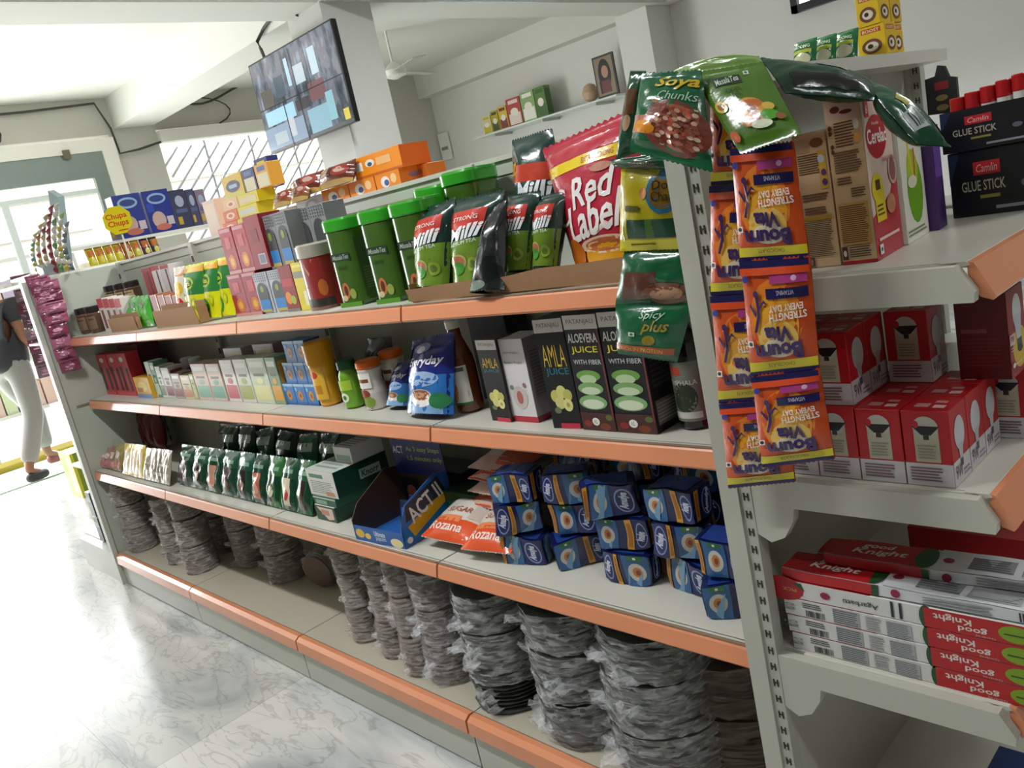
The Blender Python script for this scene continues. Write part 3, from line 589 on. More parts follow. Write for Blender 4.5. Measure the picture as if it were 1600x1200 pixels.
# arch patterned grey boxes
def arch(blue=True, g='#8F9092'):
    D = [('r', 0, .0, 1, 1, K(g))]
    for i in range(6):
        for j in range(4):
            D.append(('d', .1 + i * .16, .8 + j * .055, .045, .018, K('#5C5E64')))
    D += [('d', .5, .56, .36, .2, K('#4A4C50')), ('r', .14, .05, .86, .56, K('#4A4C50'))]
    if blue: D += [('r', .14, .06, .86, .34, K('#2F7FC0')), ('r', .14, .04, .86, .1, K('#B7A34C')), ('d', .5, .6, .12, .08, K('#8E9A3C'))]
    return D
for i, (a, c) in enumerate(((407, 428), (430, 452))):
    o, z2 = put('arch_box', a + 4, c + 4, 0, .185, t1, .07, '#C3C7CC', f'pale patterned box with a blue arch, {["left", "right"][i]} of two in the lower row', F=arch(True, '#B9BDC2'), h=.135, group='arch boxes lower')
for i, (a, c, bl) in enumerate(((426, 447, 1), (447, 466, 1), (466, 489, 0), (489, 512, 0), (512, 534, 0))):
    put('arch_box', a, c, 0, .2, z2 + .002 if i < 2 else t1, .075, '#85868A', f'grey arch patterned box of the upper row, {ORD[i] if i < 4 else "rightmost"} {"with blue sky in the arch" if bl else "with a dark empty arch"}', F=arch(bl), h=(.165 if i < 2 else .30), group='grey arch boxes') if i < 2 else None
_, z3 = put('carton', 470, 541, 0, .27, t1, .08, '#4A4640', 'dark carton at the back lifting the plain arch boxes', h=.13)
for i, (a, c) in enumerate(((455, 479), (479, 502), (502, 526))):
    put('arch_box', a, c, 0, .255, z3, .075, '#85868A', f'grey box with a dark empty arch in the upper row, {["left", "middle", "right"][i]} of three', F=arch(False), h=.17, group='grey arch boxes with dark arches')
put('tea_box', 451, 471, 0, .17, t1, .06, '#8E3030', 'dark red tea box with fruit picture, left of the yellow box', F=[('r', 0, 0, 1, .06, K('#7A7472')), ('r', .1, .55, .9, .72, K('#B8363C')), ('d', .35, .3, .25, .14, K('#D98A2C')), ('d', .68, .25, .2, .1, K('#9DB040'))], h=.142)
put('tea_box', 472, 494, 0, .165, t1, .06, '#D9C63C', 'yellow tea box beside the dark red tin', F=[('r', .05, .68, .95, .82, K('#8E9080')), ('r', .45, .1, .9, .4, K('#E6E3C4')), ('r', .1, .9, .9, .96, K('#E9DC7A'))], h=.145)
# tin with silver lid
def tin():
    X = Xat(519, .19, t1); o = empty('storage_tin', (X, .19, t1 + .0006), 'dark red plastic jar with a clear silvery lid, left of the green jars', 'jar')
    MB().lathe([(.05, 0), (.054, .006), (.054, .15), (.05, .155)], M('#8C2B2A', .25, coat=.3), n=28, sq=3.2).decal(cyl_S(.054, .15, 0, -2.6, -.25, 3.2), [('r', 0, .03, 1, .22, K('#2F2A22')), ('r', 0, .0, 1, .06, K('#7A5A4A')), ('d', .8, .42, .1, .16, K('#B4622A')), ('p', [(.3, .98), (.7, .98), (.5, .66)], K('#B78A6A'))] + VEG(.3, .42, .05, 1.4), curved=True).build('body', o)
    MB().lathe([(.055, .152), (.057, .156), (.057, .186), (.052, .192)], M('#B9B2A4', .15, .3, coat=.4), n=28, sq=3.2).build('lid', o)
tin()
# green masala tea jars with bright green lids
GJ = M('#3C5E1C', .18, coat=.5); GL = M('#2E9B22', .2, coat=.5)
def gjar(px, Y, label, h=.205, r=.058, z=t1):
    X = Xat(px, Y, z); o = empty('tea_jar', (X, Y, z + .0006), label, 'jar', 'green tea jars on the top level', rz=.12)
    b = MB(); b.lathe([(r * .9, 0), (r * .97, .006), (r, .012), (r, h), (r * .95, h + .004)], GJ, n=28, sq=4.)
    b.decal(lambda u, v, o_: (-r + .012 + u * (2 * r - .024), -r - o_, v * h), [('r', .08, .62, .92, .72, K('#22352A')), ('t', 'MasalaTea', .14, .64, .86, .70, K('#AEB9A4'), {'s': .3, 'b': .01}), ('t', 'GINGER', .3, .5, .7, .55, K('#223A14')), ('d', .42, .22, .16, .11, K('#B86A3C')), ('d', .42, .22, .08, .07, K('#5A2A18')), ('d', .7, .17, .14, .07, K('#8D9A48')), ('d', .3, .12, .12, .04, K('#C9B88C')), ('r', 0, 0, 1, .06, K('#4F8A1E'))])
    b.decal(lambda u, v, o_: (r + o_, -r + .012 + u * (2 * r - .024), v * h), [('r', 0, .1, 1, .9, K('#34541A')), ('l', .1, .2, .9, .5, 9, K('#5E7A3E'))]); b.build('body', o)
    MB().lathe([(r * 1.0, h + .002), (r * 1.06, h + .005), (r * 1.06, h + .03), (r * 1.02, h + .036), (r * .9, h + .037)], GL, n=28, sq=4.).build('lid', o)
gjar(575, .2, 'green tea jar with bright lid, front left of the jar group'); gjar(633, .195, 'green tea jar with bright lid, middle of the front row'); gjar(684, .19, 'green tea jar with bright lid, right of the front row, behind the first tea pouch')
gjar(722, .318, 'green tea jar of which mostly the lid shows, behind the tea pouches, left', h=.23); gjar(768, .318, 'green tea jar of which mostly the lid shows, behind the tea pouches, right', h=.25)
gjar(640, .34, 'green tea jar with bright lid, back row near the panel')
# kraft display tray with dark green tea pouches and the big red bag
def bigtray():
    Y = .1; z = t1; X0 = Xat(645, Y, z); X1 = Xat(985, Y, z); w = X1 - X0; o = empty('display_tray', ((X0 + X1) / 2, Y, z + .0006), 'long open kraft tray holding tea pouches and the big red bag', 'cardboard tray')
    MB().box(-w / 2, 0, 0, w / 2, .15, .003, KRAFT).build('bottom_panel', o)
    S = lambda u, v, o_: (-w / 2 + u * w, -.004 - .01 * v - o_ + .004 * math.sin(u * 9), .003 + v * (.032 + .007 * noise.noise((u * 5, 0, 2)) + .012 * u))
    b = MB(); b.surf(lambda u, v: S(u, v, 0), 40, 2, KRAFT); b.surf(lambda u, v: S(1 - u, v, -.003), 40, 2, KRAFT); b.build('front_flap', o)
    for sx in (-1, 1): MB().box(sx * w / 2 - .0015, 0, .003, sx * w / 2 + .0015, .15, .045, KRAFT).build('side_flap', o)
bigtray()
PD = foil('#1E3A34'); 
def milli(off=0):
    return [('r', .0, .0, 1, .5, foil('#6C8C2C')), ('r', .0, .62, .86, .84, foil('#C23A32')), ('p', [(0, .5), (.9, .6), (.9, .72), (0, .62)], foil('#16282A')), ('r', 0, .66, .12, .84, foil('#D96A2A')), ('p', [(0, .6), (.95, .68), (.95, .7), (0, .62)], foil('#E6E2DA')), ('t', 'Milli', .06, .5, .88, .66, foil('#E9EEF0'), {'s': .35, 'b': .03, 'a': 8, 'asp': .5}), ('t', 'STRONG', .2, .72, .75, .77, foil('#F0D9CF'), {'b': .01}), ('t', 'PREMIUM TEA', .1, .44, .8, .485, foil('#E8EEE8'), {'a': 6, 'asp': .5}), ('d', .38, .24, .22, .09, foil('#B5AE6A')), ('d', .38, .25, .17, .06, foil('#BE6E50')), ('d', .38, .17, .15, .08, foil('#4F9A3C')), ('d', .75, .2, .14, .08, foil('#8DA63A')), ('d', .75, .2, .08, .045, foil('#5F8024'))]
MP = (((655, 452), (703, 448), (713, 312), (650, 335)), ((712, 448), (762, 440), (790, 300), (708, 318)), ((795, 430), (830, 425), (846, 303), (795, 310)), ((838, 422), (872, 420), (886, 303), (842, 312)))
for i, q in enumerate(MP):
    yb, yt_ = (.13, .17) if i < 2 else (.16, .2)
    c = (onY(*q[0], yb), onY(*q[1], yb), onY(*q[2], yt_), onY(*q[3], yt_))
    pouch('tea_pouch', c, .034, PD, f'green and red tea pouch in the kraft tray, {["leftmost", "second from left", "third, half hidden", "fourth, beside the big red bag"][i]}', 'tea pouch', milli(), group='green and red tea pouches', seed=20 + i, stand=.75, wr=.13, nu=18, nv=22)
# a black side pouch slumping out over the tray front
pouch('tea_pouch', (onY(735, 462, .07), onY(790, 462, .08), onY(793, 318, .15), onY(770, 330, .15)), .03, foil('#12181A'), 'black backed tea pouch slumping over the front of the kraft tray', 'tea pouch', [('d', .3, .06, .3, .06, foil('#6D7A70')), ('r', .1, .5, .35, .8, foil('#1C3A38'))], seed=31, wr=.2, stand=.6)
pouch('tea_pouch', (onY(815, 360, .27), onY(890, 360, .27), onY(864, 203, .31), onY(800, 222, .31)), .04, PD, 'larger green and red tea pouch standing at the back left of the big red bag', 'tea pouch', [('r', 0, .5, 1, .68, foil('#C8442E')), ('r', 0, .58, .3, .72, foil('#DE8A22')), ('t', '100', .06, .62, .28, .7, foil('#7A2A12')), ('r', 0, .3, 1, .5, foil('#20403A')), ('t', 'Milli', .2, .3, .95, .5, foil('#E9EEF0'), {'s': .35, 'b': .03}), ('r', 0, 0, 1, .28, foil('#6C8C2C'))], seed=33, stand=.5, wr=.14)
RL = foil('#B8283E')
q = (onY(916, 428, .2), onY(1000, 424, .2), onY(995, 178, .26), onY(843, 228, .26))
c00, c10, c11, c01 = q; c00 = onY(905, 430, .2); c01 = onY(848, 235, .26); c11 = onY(1003, 165, .26); c10 = onY(1010, 428, .2)
c00.z = max(c00.z, t1 + .012); c10.z = max(c10.z, t1 + .012)
b, o0 = patch(c00, c10, c11, c01, .045, RL, [
    ('r', 0, .8, 1, .93, foil('#A01C26')), ('r', 0, .725, 1, .805, foil('#E6C81C')), ('t', 'EXTRA STRONG', .5, .745, .82, .785, foil('#B03A18')),
    ('t', 'Red', .3, .46, .86, .67, foil('#F2ECEA'), {'s': .45, 'b': .02, 'a': 8, 'asp': .75}), ('t', 'Label', .16, .24, .92, .49, foil('#F2ECEA'), {'s': .45, 'b': .02, 'a': 8, 'asp': .75}),
    ('t', 'C', .02, .34, .26, .62, foil('#EDE4E0'), {'s': .2, 'b': -.02}),
    ('d', .62, .1, .3, .13, foil('#D99A1C')), ('d', .62, .17, .34, .06, foil('#E7C9B4')), ('d', .62, .17, .27, .045, foil('#B9683E')), ('d', .18, .12, .13, .12, foil('#B5621C')), ('p', [(.55, .24), (.75, .3), (.7, .32), (.5, .26)], foil('#EBDDD6')), ('d', .7, .68, .1, .03, foil('#C98A78'))],
    stand=.7, seed=40, wr=.1, nu=22, nv=26); tag(b.build('tea_bag', None, o0), 'big red tea bag with white script lettering and yellow band', 'tea bag')

# ================================================================= SECOND LEVEL (Z2)
t2 = Z2
# hair colour cartons at the far end
for i in range(3):
    a = [169, 185, 200][i]; put('red_carton', a, a + 15, [555, 554, 553][i], .17, t2, .06, '#C0303C', f'red carton with black strips and a silver dot at the far end, {["leftmost", "middle", "rightmost"][i]} of three', F=[('r', .04, .12, .3, .7, K('#1A1214')), ('r', .62, .12, .86, .66, K('#241A1C')), ('d', .45, .86, .2, .06, K('#D9D9D2')), ('r', 0, 0, 1, .08, K('#D2404A'))], group='red and black cartons')
put('maroon_carton', 205, 236, 541, .24, t2, .1, '#4E1420', 'tall maroon carton behind the small yellow box', F=[('r', .1, .4, .9, .5, K('#6A2430'))])
put('yellow_box', 217, 240, 590, .15, t2, .06, '#D9A62C', 'small yellow and blue box beside the red cartons', F=[('r', 0, 0, 1, .2, K('#6E83C0')), ('d', .5, .55, .3, .25, K('#E8CC5A')), ('r', .1, .3, .5, .5, K('#B4662C'))])
rows = [(241, 248, 566, '#DDE6DA', '#3F8C6A', 'thin white box with a green spine'), (248.5, 255, 567, '#5FA07E', '#DCE8DE', 'thin green soap box'), (255.5, 263, 573, '#E3E3DC', '#7A8C74', 'thin white soap box with grey edge'), (264, 276, 575, '#CFCCC6', '#8C4A50', 'white box with dark red print and olive foot'), (277, 290, 584, '#B7A59C', '#8F5A58', 'dull pink box with brown print'), (291, 305, 587, '#D9CFA8', '#D08A6A', 'cream box with peach picture'), (306, 312, 585, '#AEB87A', '#C8C89A', 'narrow olive box'), (313, 335, 569, '#D8B9AE', '#7FB29A', 'pink box with sea green foot'), (336, 357, 569, '#D9BFB2', '#6FA896', 'second pink box with sea green foot'), (360, 379, 563, '#E2D8D2', '#C8606A', 'white box with rose band'), (381, 402, 562, '#D5D3C8', '#A9B264', 'grey white box with olive block'), (403, 431, 560, '#C4D0B8', '#E2DCA0', 'pale green box with a yellow band'), (432, 448, 559, '#7D9A7C', '#E0A040', 'green box with an orange spot')]
for i, (a, c, yt_, h1, h2, nm) in enumerate(rows):
    F = [('r', .06, .08, .94, .4, K(h2)), ('r', .12, .8, .88, .92, K('#F0EFEA')), ('r', .2, .6, .8, .66, K('#5E5E5A')), ('d', .5, .5, .2, .07, K(h2))]
    put('soap_box', a, c, yt_, .17, t2, .065, h1, nm + ' in the row of small upright boxes', F=F, R=[('r', .1, .1, .9, .9, K(h2))], group='small upright soap boxes')
zc = Zat(563, Xat(345, .19, t2), .19)
o, zq = put('back_carton', 270, 432, 0, .25, t2, .08, '#4A4240', 'long dark carton at the back under the small stacked boxes', h=.1)
for i, (a, c, col) in enumerate(((284, 295, '#DCDCE2'), (297, 309, '#D8E6E8'))): 
    X = Xat(a + 5 + 4, .27, zq); place(MB().lathe([(.017, 0), (.024, .004), (.026, .045), (.02, .05)], K(col), n=16).mesh('cream_tub'), 'cream_tub', (X, .275, zq), f'small white cream tub on the dark back carton, {["left", "right"][i]} one', 'tub', 'white cream tubs')
put('small_box', 322, 338, 0, .26, zq, .05, '#B9BEB8', 'low grey box lying on the back carton, left of the framed label box', h=.03)
put('label_box', 357, 385, 0, .25, zq, .05, '#B7B7B4', 'grey box with a cream label raised at the back, under the upper shelf', F=[('r', .12, .5, .88, .85, K('#D8CBA8')), ('r', .12, .1, .88, .42, K('#A8A8AC'))], h=.085)
put('label_box', 404, 436, 0, .25, zq, .05, '#B08C9C', 'mauve box with a cream label raised at the back, under the upper shelf', F=[('r', .12, .5, .88, .85, K('#DCCDA4')), ('r', .08, .06, .92, .42, K('#B593A2'))], h=.095)
# blue boxes with orange flowers
FB = [('r', 0, 0, 1, .12, K('#2B5E9C')), ('d', .5, .45, .22, .24, K('#D08A32')), ('d', .5, .45, .09, .1, K('#8C4A20')), ('r', 0, .88, 1, 1, K('#9FC4E2')), ('d', .2, .75, .12, .1, K('#7FB2E0'))]
z4 = t2
for r in range(3):
    for k in range(3 if r < 2 else 2):
        a = 449 + k * 17
        o, zz = put('flower_box', a, a + 16.5, 0, .175 + r * .002, z4, .06, '#3E7DC2', f'blue box with an orange flower, {["bottom", "middle", "top"][r]} row of the stack, {["left", "middle", "right"][k]}', F=FB, R=[('r', .05, .05, .95, .95, K('#28507E'))], group='blue flower boxes', h=.072)
    z4 = zz
# bottles
def bottle(px, Y, z, prof, body, cap, label, cat, lab=None, sq=2., group=None, capname='cap', name='bottle', n=24):
    X = Xat(px, Y, z); o = empty(name, (X, Y, z + .0006), label, cat, group)
    pb, pc = prof; b = MB(); b.lathe(pb, body, n=n, sq=sq)
    if lab: S, D = lab; b.decal(S, D, curved=True, off=.0005)
    b.build('body', o); MB().lathe(pc, cap, n=n).build(capname, o); return o
YE = M('#E0A01C', .3, coat=.3)
h = Zat(537, Xat(507, .16, t2), .16) - t2
bottle(519, .2, t2, ([(.028, 0), (.034, .008), (.038, .1), (.043, h * .62), (.043, h * .66)], [(.044, h * .66), (.046, h * .665), (.047, h * .97), (.04, h)]), YE, M('#D9980E', .3), 'tall yellow powder bottle beside the blue flower boxes', 'bottle', (cyl_S(.04, h * .45, h * .12, -2.5, -.6), [('r', 0, 0, 1, 1, K('#E3B03C')), ('d', .55, .85, .2, .12, K('#C2442C')), ('r', .2, .2, .8, .5, K('#C98A1E'))]))
h = Zat(566, Xat(545, .16, t2), .16) - t2
bottle(557, .19, t2, ([(.024, 0), (.032, .006), (.034, h * .4), (.03, h * .7), (.022, h * .82)], [(.026, h * .8), (.028, h * .82), (.028, h * .97), (.024, h)]), M('#6FA82A', .25, coat=.3), M('#17522C', .3), 'green honey bottle with dark green cap', 'bottle', (cyl_S(.034, h * .5, h * .1, -2.4, -.5), [('r', 0, .6, 1, 1, K('#A9C83C')), ('d', .5, .3, .25, .2, K('#E6E8D0')), ('d', .5, .3, .12, .1, K('#4A7A2A'))]))
def caporange(px, Y, lb, yt_):
    h = Zat(yt_, Xat(px - 12, Y, t2), Y) - t2
    bottle(px, Y + .03, t2, ([(.028, 0), (.033, .006), (.036, h * .35), (.031, h * .6), (.036, h * .82), (.032, h * .85)], [(.036, h * .85), (.037, h * .86), (.037, h * .97), (.032, h)]), M('#D9D2C4', .3), M('#E06A1C', .3), lb, 'bottle', (cyl_S(.036, h * .75, h * .05, -2.4, -.5), [('r', .1, .55, .9, .95, K('#EDEAE2')), ('r', .2, .7, .8, .8, K('#7A4A2C')), ('d', .45, .4, .3, .12, K('#8C3E2C')), ('d', .6, .18, .3, .14, K('#7E9A3C')), ('r', 0, 0, .2, .5, K('#D98A3C'))]))
caporange(592, .16, 'white malt bottle with orange cap, front one', 566); caporange(628, .24, 'white malt bottle with orange cap, behind the small blue pouch', 550)
pouch('plastic_bag', (onY(575, 640, .3), onY(625, 640, .3), onY(612, 528, .31), onY(572, 532, .31)), .03, M('#23262A', .2, bump=.5, coat=.4), 'crumpled dark plastic bag at the back behind the bottles', 'bag', seed=55, wr=.2)
EV = lambda: [('r', 0, .0, 1, .5, foil('#2C6EB4')), ('d', .5, .45, .34, .1, foil('#9DB4D8')), ('t', 'Everyday', .12, .6, .92, .74, foil('#E6E6F2'), {'s': .3, 'b': .02}), ('d', .42, .86, .22, .07, foil('#8F93C4')), ('d', .42, .84, .12, .05, foil('#E9E4EE')), ('r', .1, 0, .9, .12, foil('#7FA8D2')), ('d', .48, .2, .27, .12, foil('#E7E0DA')), ('d', .48, .24, .22, .07, foil('#9C5A34')), ('d', .46, .24, .12, .04, foil('#D9A47A')), ('d', .84, .17, .16, .1, foil('#2F7A4C')), ('r', 0, .4, .1, .95, foil('#4A4E96'))]
pouch('milk_powder_pouch', (onY(641, 653, .14), onY(712, 655, .14), onY(711, 524, .19), onY(646, 538, .19)), .036, foil('#1F2A78'), 'large blue milk powder pouch with silver heart logo', 'pouch', EV(), seed=60, stand=.8, wr=.12, nu=18, nv=22)
pouch('milk_powder_pouch', (onY(610, 645, .19), onY(645, 650, .19), onY(648, 566, .22), onY(622, 571, .22)), .03, foil('#1F2A78'), 'small blue milk powder pouch left of the large one', 'pouch', EV(), seed=61, stand=.8, wr=.12)
h = Zat(500, Xat(722, .17, t2), .2) - t2
bottle(737, .21, t2, ([(.03, 0), (.036, .006), (.037, h * .5), (.034, h * .6), (.018, h * .8), (.016, h * .9)], [(.018, h * .9), (.019, h * .91), (.019, h * .98), (.016, h)]), M('#6B3418', .12, coat=.6), M('#D9D2C4', .3), 'brown juice bottle with white and orange label', 'bottle', (cyl_S(.037, h * .42, h * .1, -2.5, -.4), [('r', 0, 0, 1, 1, K('#D8D6CC')), ('d', .3, .4, .26, .36, K('#E08A22')), ('r', .1, .86, .9, .96, K('#4A5A6C')), ('r', 0, 0, 1, .06, K('#2F6A3A')), ('p', [(.4, .8), (.9, .2), (.9, .35), (.55, .85)], K('#5A5A58'))]))
put('dark_box', 757, 815, 497, .3, t2, .08, '#15101A', 'black box at the back above the small juice carton', F=[('r', .05, .7, .95, .75, K('#2A2230'))])
# juice cartons
HD = ('r', 0, .88, 1, 1, K('#DAD6D0'))
def amla(big):
    return [('r', 0, 0, 1, .88, K('#17171C')), HD, ('t', 'PATANJALI', .12, .915, .88, .965, K('#6E5C54')), ('t', 'AMLA', .12, .57 if big else .66, .9, .77 if big else .78, K('#D9B53C'), {'b': -.01}), ('t', 'JUICE', .14, .48 if big else .6, .92, .56 if big else .645, K('#2F8296')),
            ('d', .3, .3, .17, .06, K('#C9C46A')), ('d', .52, .34, .17, .06, K('#D8D27C')), ('d', .72, .31, .15, .055, K('#C2BE66')), ('d', .42, .24, .17, .06, K('#D6D084')), ('d', .68, .22, .16, .06, K('#E2DC94')), ('d', .68, .22, .06, .022, K('#A9A64C')), ('r', .3, .0, .95, .05, K('#C2304A')), ('d', .3, .17, .12, .03, K('#6C7A5C'))]
ALOE = [('r', 0, 0, 1, .88, K('#14151A')), HD, ('t', 'PATANJALI', .1, .915, .9, .965, K('#6E5C54')), ('t', 'ALOEVERA', .05, .765, .93, .845, K('#E4E4E0'), {'b': .02}), ('t', 'JUICE', .1, .665, .88, .735, K('#D9C92C'), {'b': .01}), ('t', 'WITH FIBER', .1, .58, .92, .62, K('#D2D6D8')),
        ('d', .46, .48, .36, .05, K('#6FA04A')), ('d', .44, .45, .25, .04, K('#B9D0A0')), ('d', .46, .37, .38, .055, K('#7FA866')), ('d', .46, .35, .28, .035, K('#C9DAB8')), ('d', .46, .25, .42, .065, K('#86B072')), ('d', .46, .235, .32, .042, K('#D5E2C4')),
        ('r', 0, 0, 1, .16, K('#4A2420')), ('d', .2, .06, .12, .03, K('#8C2A2C')), ('d', .7, .04, .16, .03, K('#7A3A22')), ('d', .85, .12, .1, .025, K('#5A6A2C')), ('d', .44, .08, .11, .035, K('#E9E6E2')), ('t', '1L', .4, .065, .48, .095, K('#3A3A3A')), ('r', .96, .1, 1, .88, K('#7A3434'))]
SD = [('r', .08, .06, .9, .26, K('#6E6C66')), ('l', .1, .08, .85, .24, 6, K('#A09C94')), ('l', .1, .36, .85, .85, 12, K('#3E3E42'))]
put3('juice_carton', (770, 657), (801, 660), t2, .055, 532, '#17171C', 'small amla juice carton beside the white carton', 'carton', F=amla(False), R=SD)
put3('juice_carton', (802, 658), (842, 661), t2, .08, 531, '#D9D5D6', 'white carton with a floral drawing between the juice cartons', 'carton', F=[('t', 'PATANJALI', .2, .82, .8, .85, K('#8C8486')), ('t', 'Badam Rogan', .15, .7, .85, .74, K('#7A7478')), ('r', 0, 0, 1, .07, K('#B02A3A')), ('d', .5, .3, .28, .14, K('#C7BEBC')), ('d', .5, .3, .12, .08, K('#B4645A')), ('d', .25, .42, .07, .03, K('#7A8A6A')), ('d', .75, .45, .06, .03, K('#8C6A6A'))], R=[('r', 0, 0, 1, 1, K('#8E8A8E')), ('r', 0, 0, 1, .07, K('#8C2432')), ('l', .15, .3, .85, .85, 14, K('#6E6A70'))])
put3('juice_carton', (866, 669), (911, 670), t2, .085, 501, '#17171C', 'tall amla juice carton left of the aloe vera cartons', 'carton', F=amla(True), R=SD)
put3('juice_carton', (913, 671), (965, 675), t2, .085, 494, '#14151A', 'tall aloe vera juice carton, left one', 'carton', F=ALOE, R=SD)
put3('juice_carton', (967, 675), (1029, 679), t2, .095, 489, '#14151A', 'tall aloe vera juice carton, right one with its dark side showing', 'carton', F=ALOE, R=SD)
h = Zat(480, Xat(1075, .2, t2), .2) - t2
bottle(1092, .19, t2, ([(.03, 0), (.036, .006), (.036, h * .62), (.03, h * .72), (.015, h * .82), (.014, h * .9)], [(.016, h * .9), (.017, h * .91), (.017, h * .98), (.014, h)]), M('#0E0C0C', .12, coat=.6), M('#1A1A1C', .3), 'black drink bottle with grey label right of the juice cartons', 'bottle', (cyl_S(.036, h * .5, h * .08, -2.6, -.4), [('r', 0, 0, 1, 1, K('#77776E')), ('r', .1, .78, .5, .92, K('#B0442C')), ('d', .5, .4, .35, .25, K('#2A3424')), ('t', 'TRIPHALA', .12, .62, .88, .7, K('#D9DAD2')), ('r', .1, .05, .9, .16, K('#C9C9C0'))]))
put('pink_box', 1109, 1124, 600, .15, t2, .06, '#D43A6C', 'bright pink carton squeezed beside the post', F=[('r', .1, .1, .9, .2, K('#F0A0BC'))])
# ================================================================= THIRD LEVEL (Z3)
t3 = Z3
def pk(px0, px1, py, pyt, label, body, Y=.06, dx=-8, D=(), bulge=.018, group=None, name='packet', lean=.05, **kw):
    X0 = Xat(px0, Y, t3 + .003); X1 = Xat(px1, Y, t3 + .003); zt = Zat(pyt, X0, Y + lean)
    q = ((X0, Y, t3 + .004), (X1, Y, t3 + .004), (X1 + .002, Y + lean, zt), (X0 + .002, Y + lean, zt)); return pouch(name, q, bulge, body, label, 'packet', D, group, **kw)
for i in range(4):
    pk(152 + i * 9, 163 + i * 9, 752, [704, 700, 697, 694][i], f'crumpled brownish pink snack packet at the far end of the third level, {ORD[i]} from left', foil(['#B58F86', '#A87A74', '#8E6A4C', '#9A8A50'][i]), Y=.04, D=[('r', .1, .1, .9, .35, foil('#C9797A')), ('d', .5, .6, .3, .15, foil('#D9C9B8'))], group='brownish pink packets', seed=70 + i, wr=.3, bulge=.012)
for i in range(3):
    a = 192 + i * 10; pk(a, a + 13, 757, 693 + i, f'thin yellow and cream packet standing on edge, {ORD[i]} from left', foil('#D8B92C'), Y=.03, D=[('r', .12, .08, .88, .8, foil('#E6D6AC')), ('r', .3, .3, .7, .5, foil('#D2A06A'))], group='yellow and cream packets', seed=80 + i, bulge=.008)
for i in range(4):
    a = 224 + i * 10; pk(a, a + 12, 764, 700 + i, f'pale clear wrapped packet between the yellow and green packets, {ORD[i]} from left', foil(['#A89C86', '#9A8E7C', '#8E8270', '#A39884'][i]), Y=.03, D=[('r', .1, .2, .9, .3, foil('#C9C4B8')), ('r', .1, .5, .9, .56, foil('#CFC9BC'))], group='pale wrapped packets', seed=90 + i, bulge=.008, wr=.2)
for i in range(3):
    X = Xat(212 + i * 12, .28, .75); pouch('packet', ((X, .28, .61), (X + .1, .28, .61), (X + .1, .3, .84 - i * .01), (X, .3, .84 - i * .012)), .03, foil('#6E1F26'), f'dark red wrinkled packet at the back beneath the upper shelf, {ORD[i]} from left', 'packet', group='dark red packets', seed=100 + i, wr=.35)
pouch('plastic_bag', ((-2.75, .3, .72), (-2.15, .3, .72), (-2.15, .34, .83), (-2.75, .34, .82)), .05, M('#6B625C', .25, bump=.5), 'wide grey plastic wrapped bundle lying behind the green packets', 'bag', seed=104, wr=.12)
pouch('packet', ((-2.7, .28, .602), (-2.1, .28, .602), (-2.1, .3, .72), (-2.7, .3, .72)), .03, foil('#3E3A30'), 'dark wide packet under the grey plastic bundle', 'packet', seed=105)
# green packets: front row leaning right
gc = ['#17432C', '#1C5236', '#16402A', '#1A4C34', '#214F40', '#143C28', '#2C6A34', '#1A4A30', '#1D5A34']
xs = [280, 302, 324, 348, 372, 395, 418, 442, 466]
for i, px in enumerate(xs):
    D = [('r', .22, .08, .72, .62, foil(['#3A2418', '#33211A', '#B98A72', '#3C281C', '#2E2018', '#B5654C', '#2E3A24', '#D9C9B0', '#2A1C14'][i])), ('r', .04, .06, .1, .9, foil('#9FB5A4')), ('r', .78, .05, .95, .62, foil('#0F3A26')), ('r', .15, .72, .85, .8, foil('#7FA48A')), ('d', .5, .3, .16, .12, foil(['#5A3A2C', '#B9A088', '#C98A6C', '#6A4A34', '#8A6A50', '#D9A48C', '#C9CDB0', '#B84434', '#4A3424'][i]))]
    pk(px, px + 23, 775 + i * 4, 695 + i * 3, f'dark green glossy packet in the front row, third level, {ORD[i] if i < 8 else "rightmost"} from left', foil(gc[i]), Y=.06, D=D, group='green packets front row', seed=110 + i, wr=.22, bulge=.02, lean=.06)
for i in range(6):
    X = -2.55 + i * .155; pouch('packet', ((X, .2, .603), (X + .13, .2, .603), (X + .13, .25, .795 + .008 * (i % 3)), (X, .25, .79 + .01 * (i % 2))), .028, foil(['#1A4A30', '#143C28', '#1D5A34', '#163E2A', '#225E3C', '#1A4630'][i]), f'dark green packet in the second row behind, {ORD[i]} from left', 'packet', [('r', .1, .7, .9, .85, foil('#A9C4B0')), ('d', .5, .4, .3, .2, foil('#2E2018'))], 'green packets second row', seed=130 + i, wr=.3)
for i in range(2): pouch('packet', ((-1.76 + i * .02, .1, .63 + i * .035), (-1.6 + i * .02, .12, .63 + i * .035), (-1.6 + i * .02, .24, .655 + i * .035), (-1.76 + i * .02, .22, .655 + i * .035)), .014, foil('#3E7A22'), ['bright green packet lying on top beside the white boxes, lower', 'bright green packet lying on top beside the white boxes, upper'][i], 'packet', [('r', .1, .2, .9, .5, foil('#6FAE3A'))], seed=140 + i)
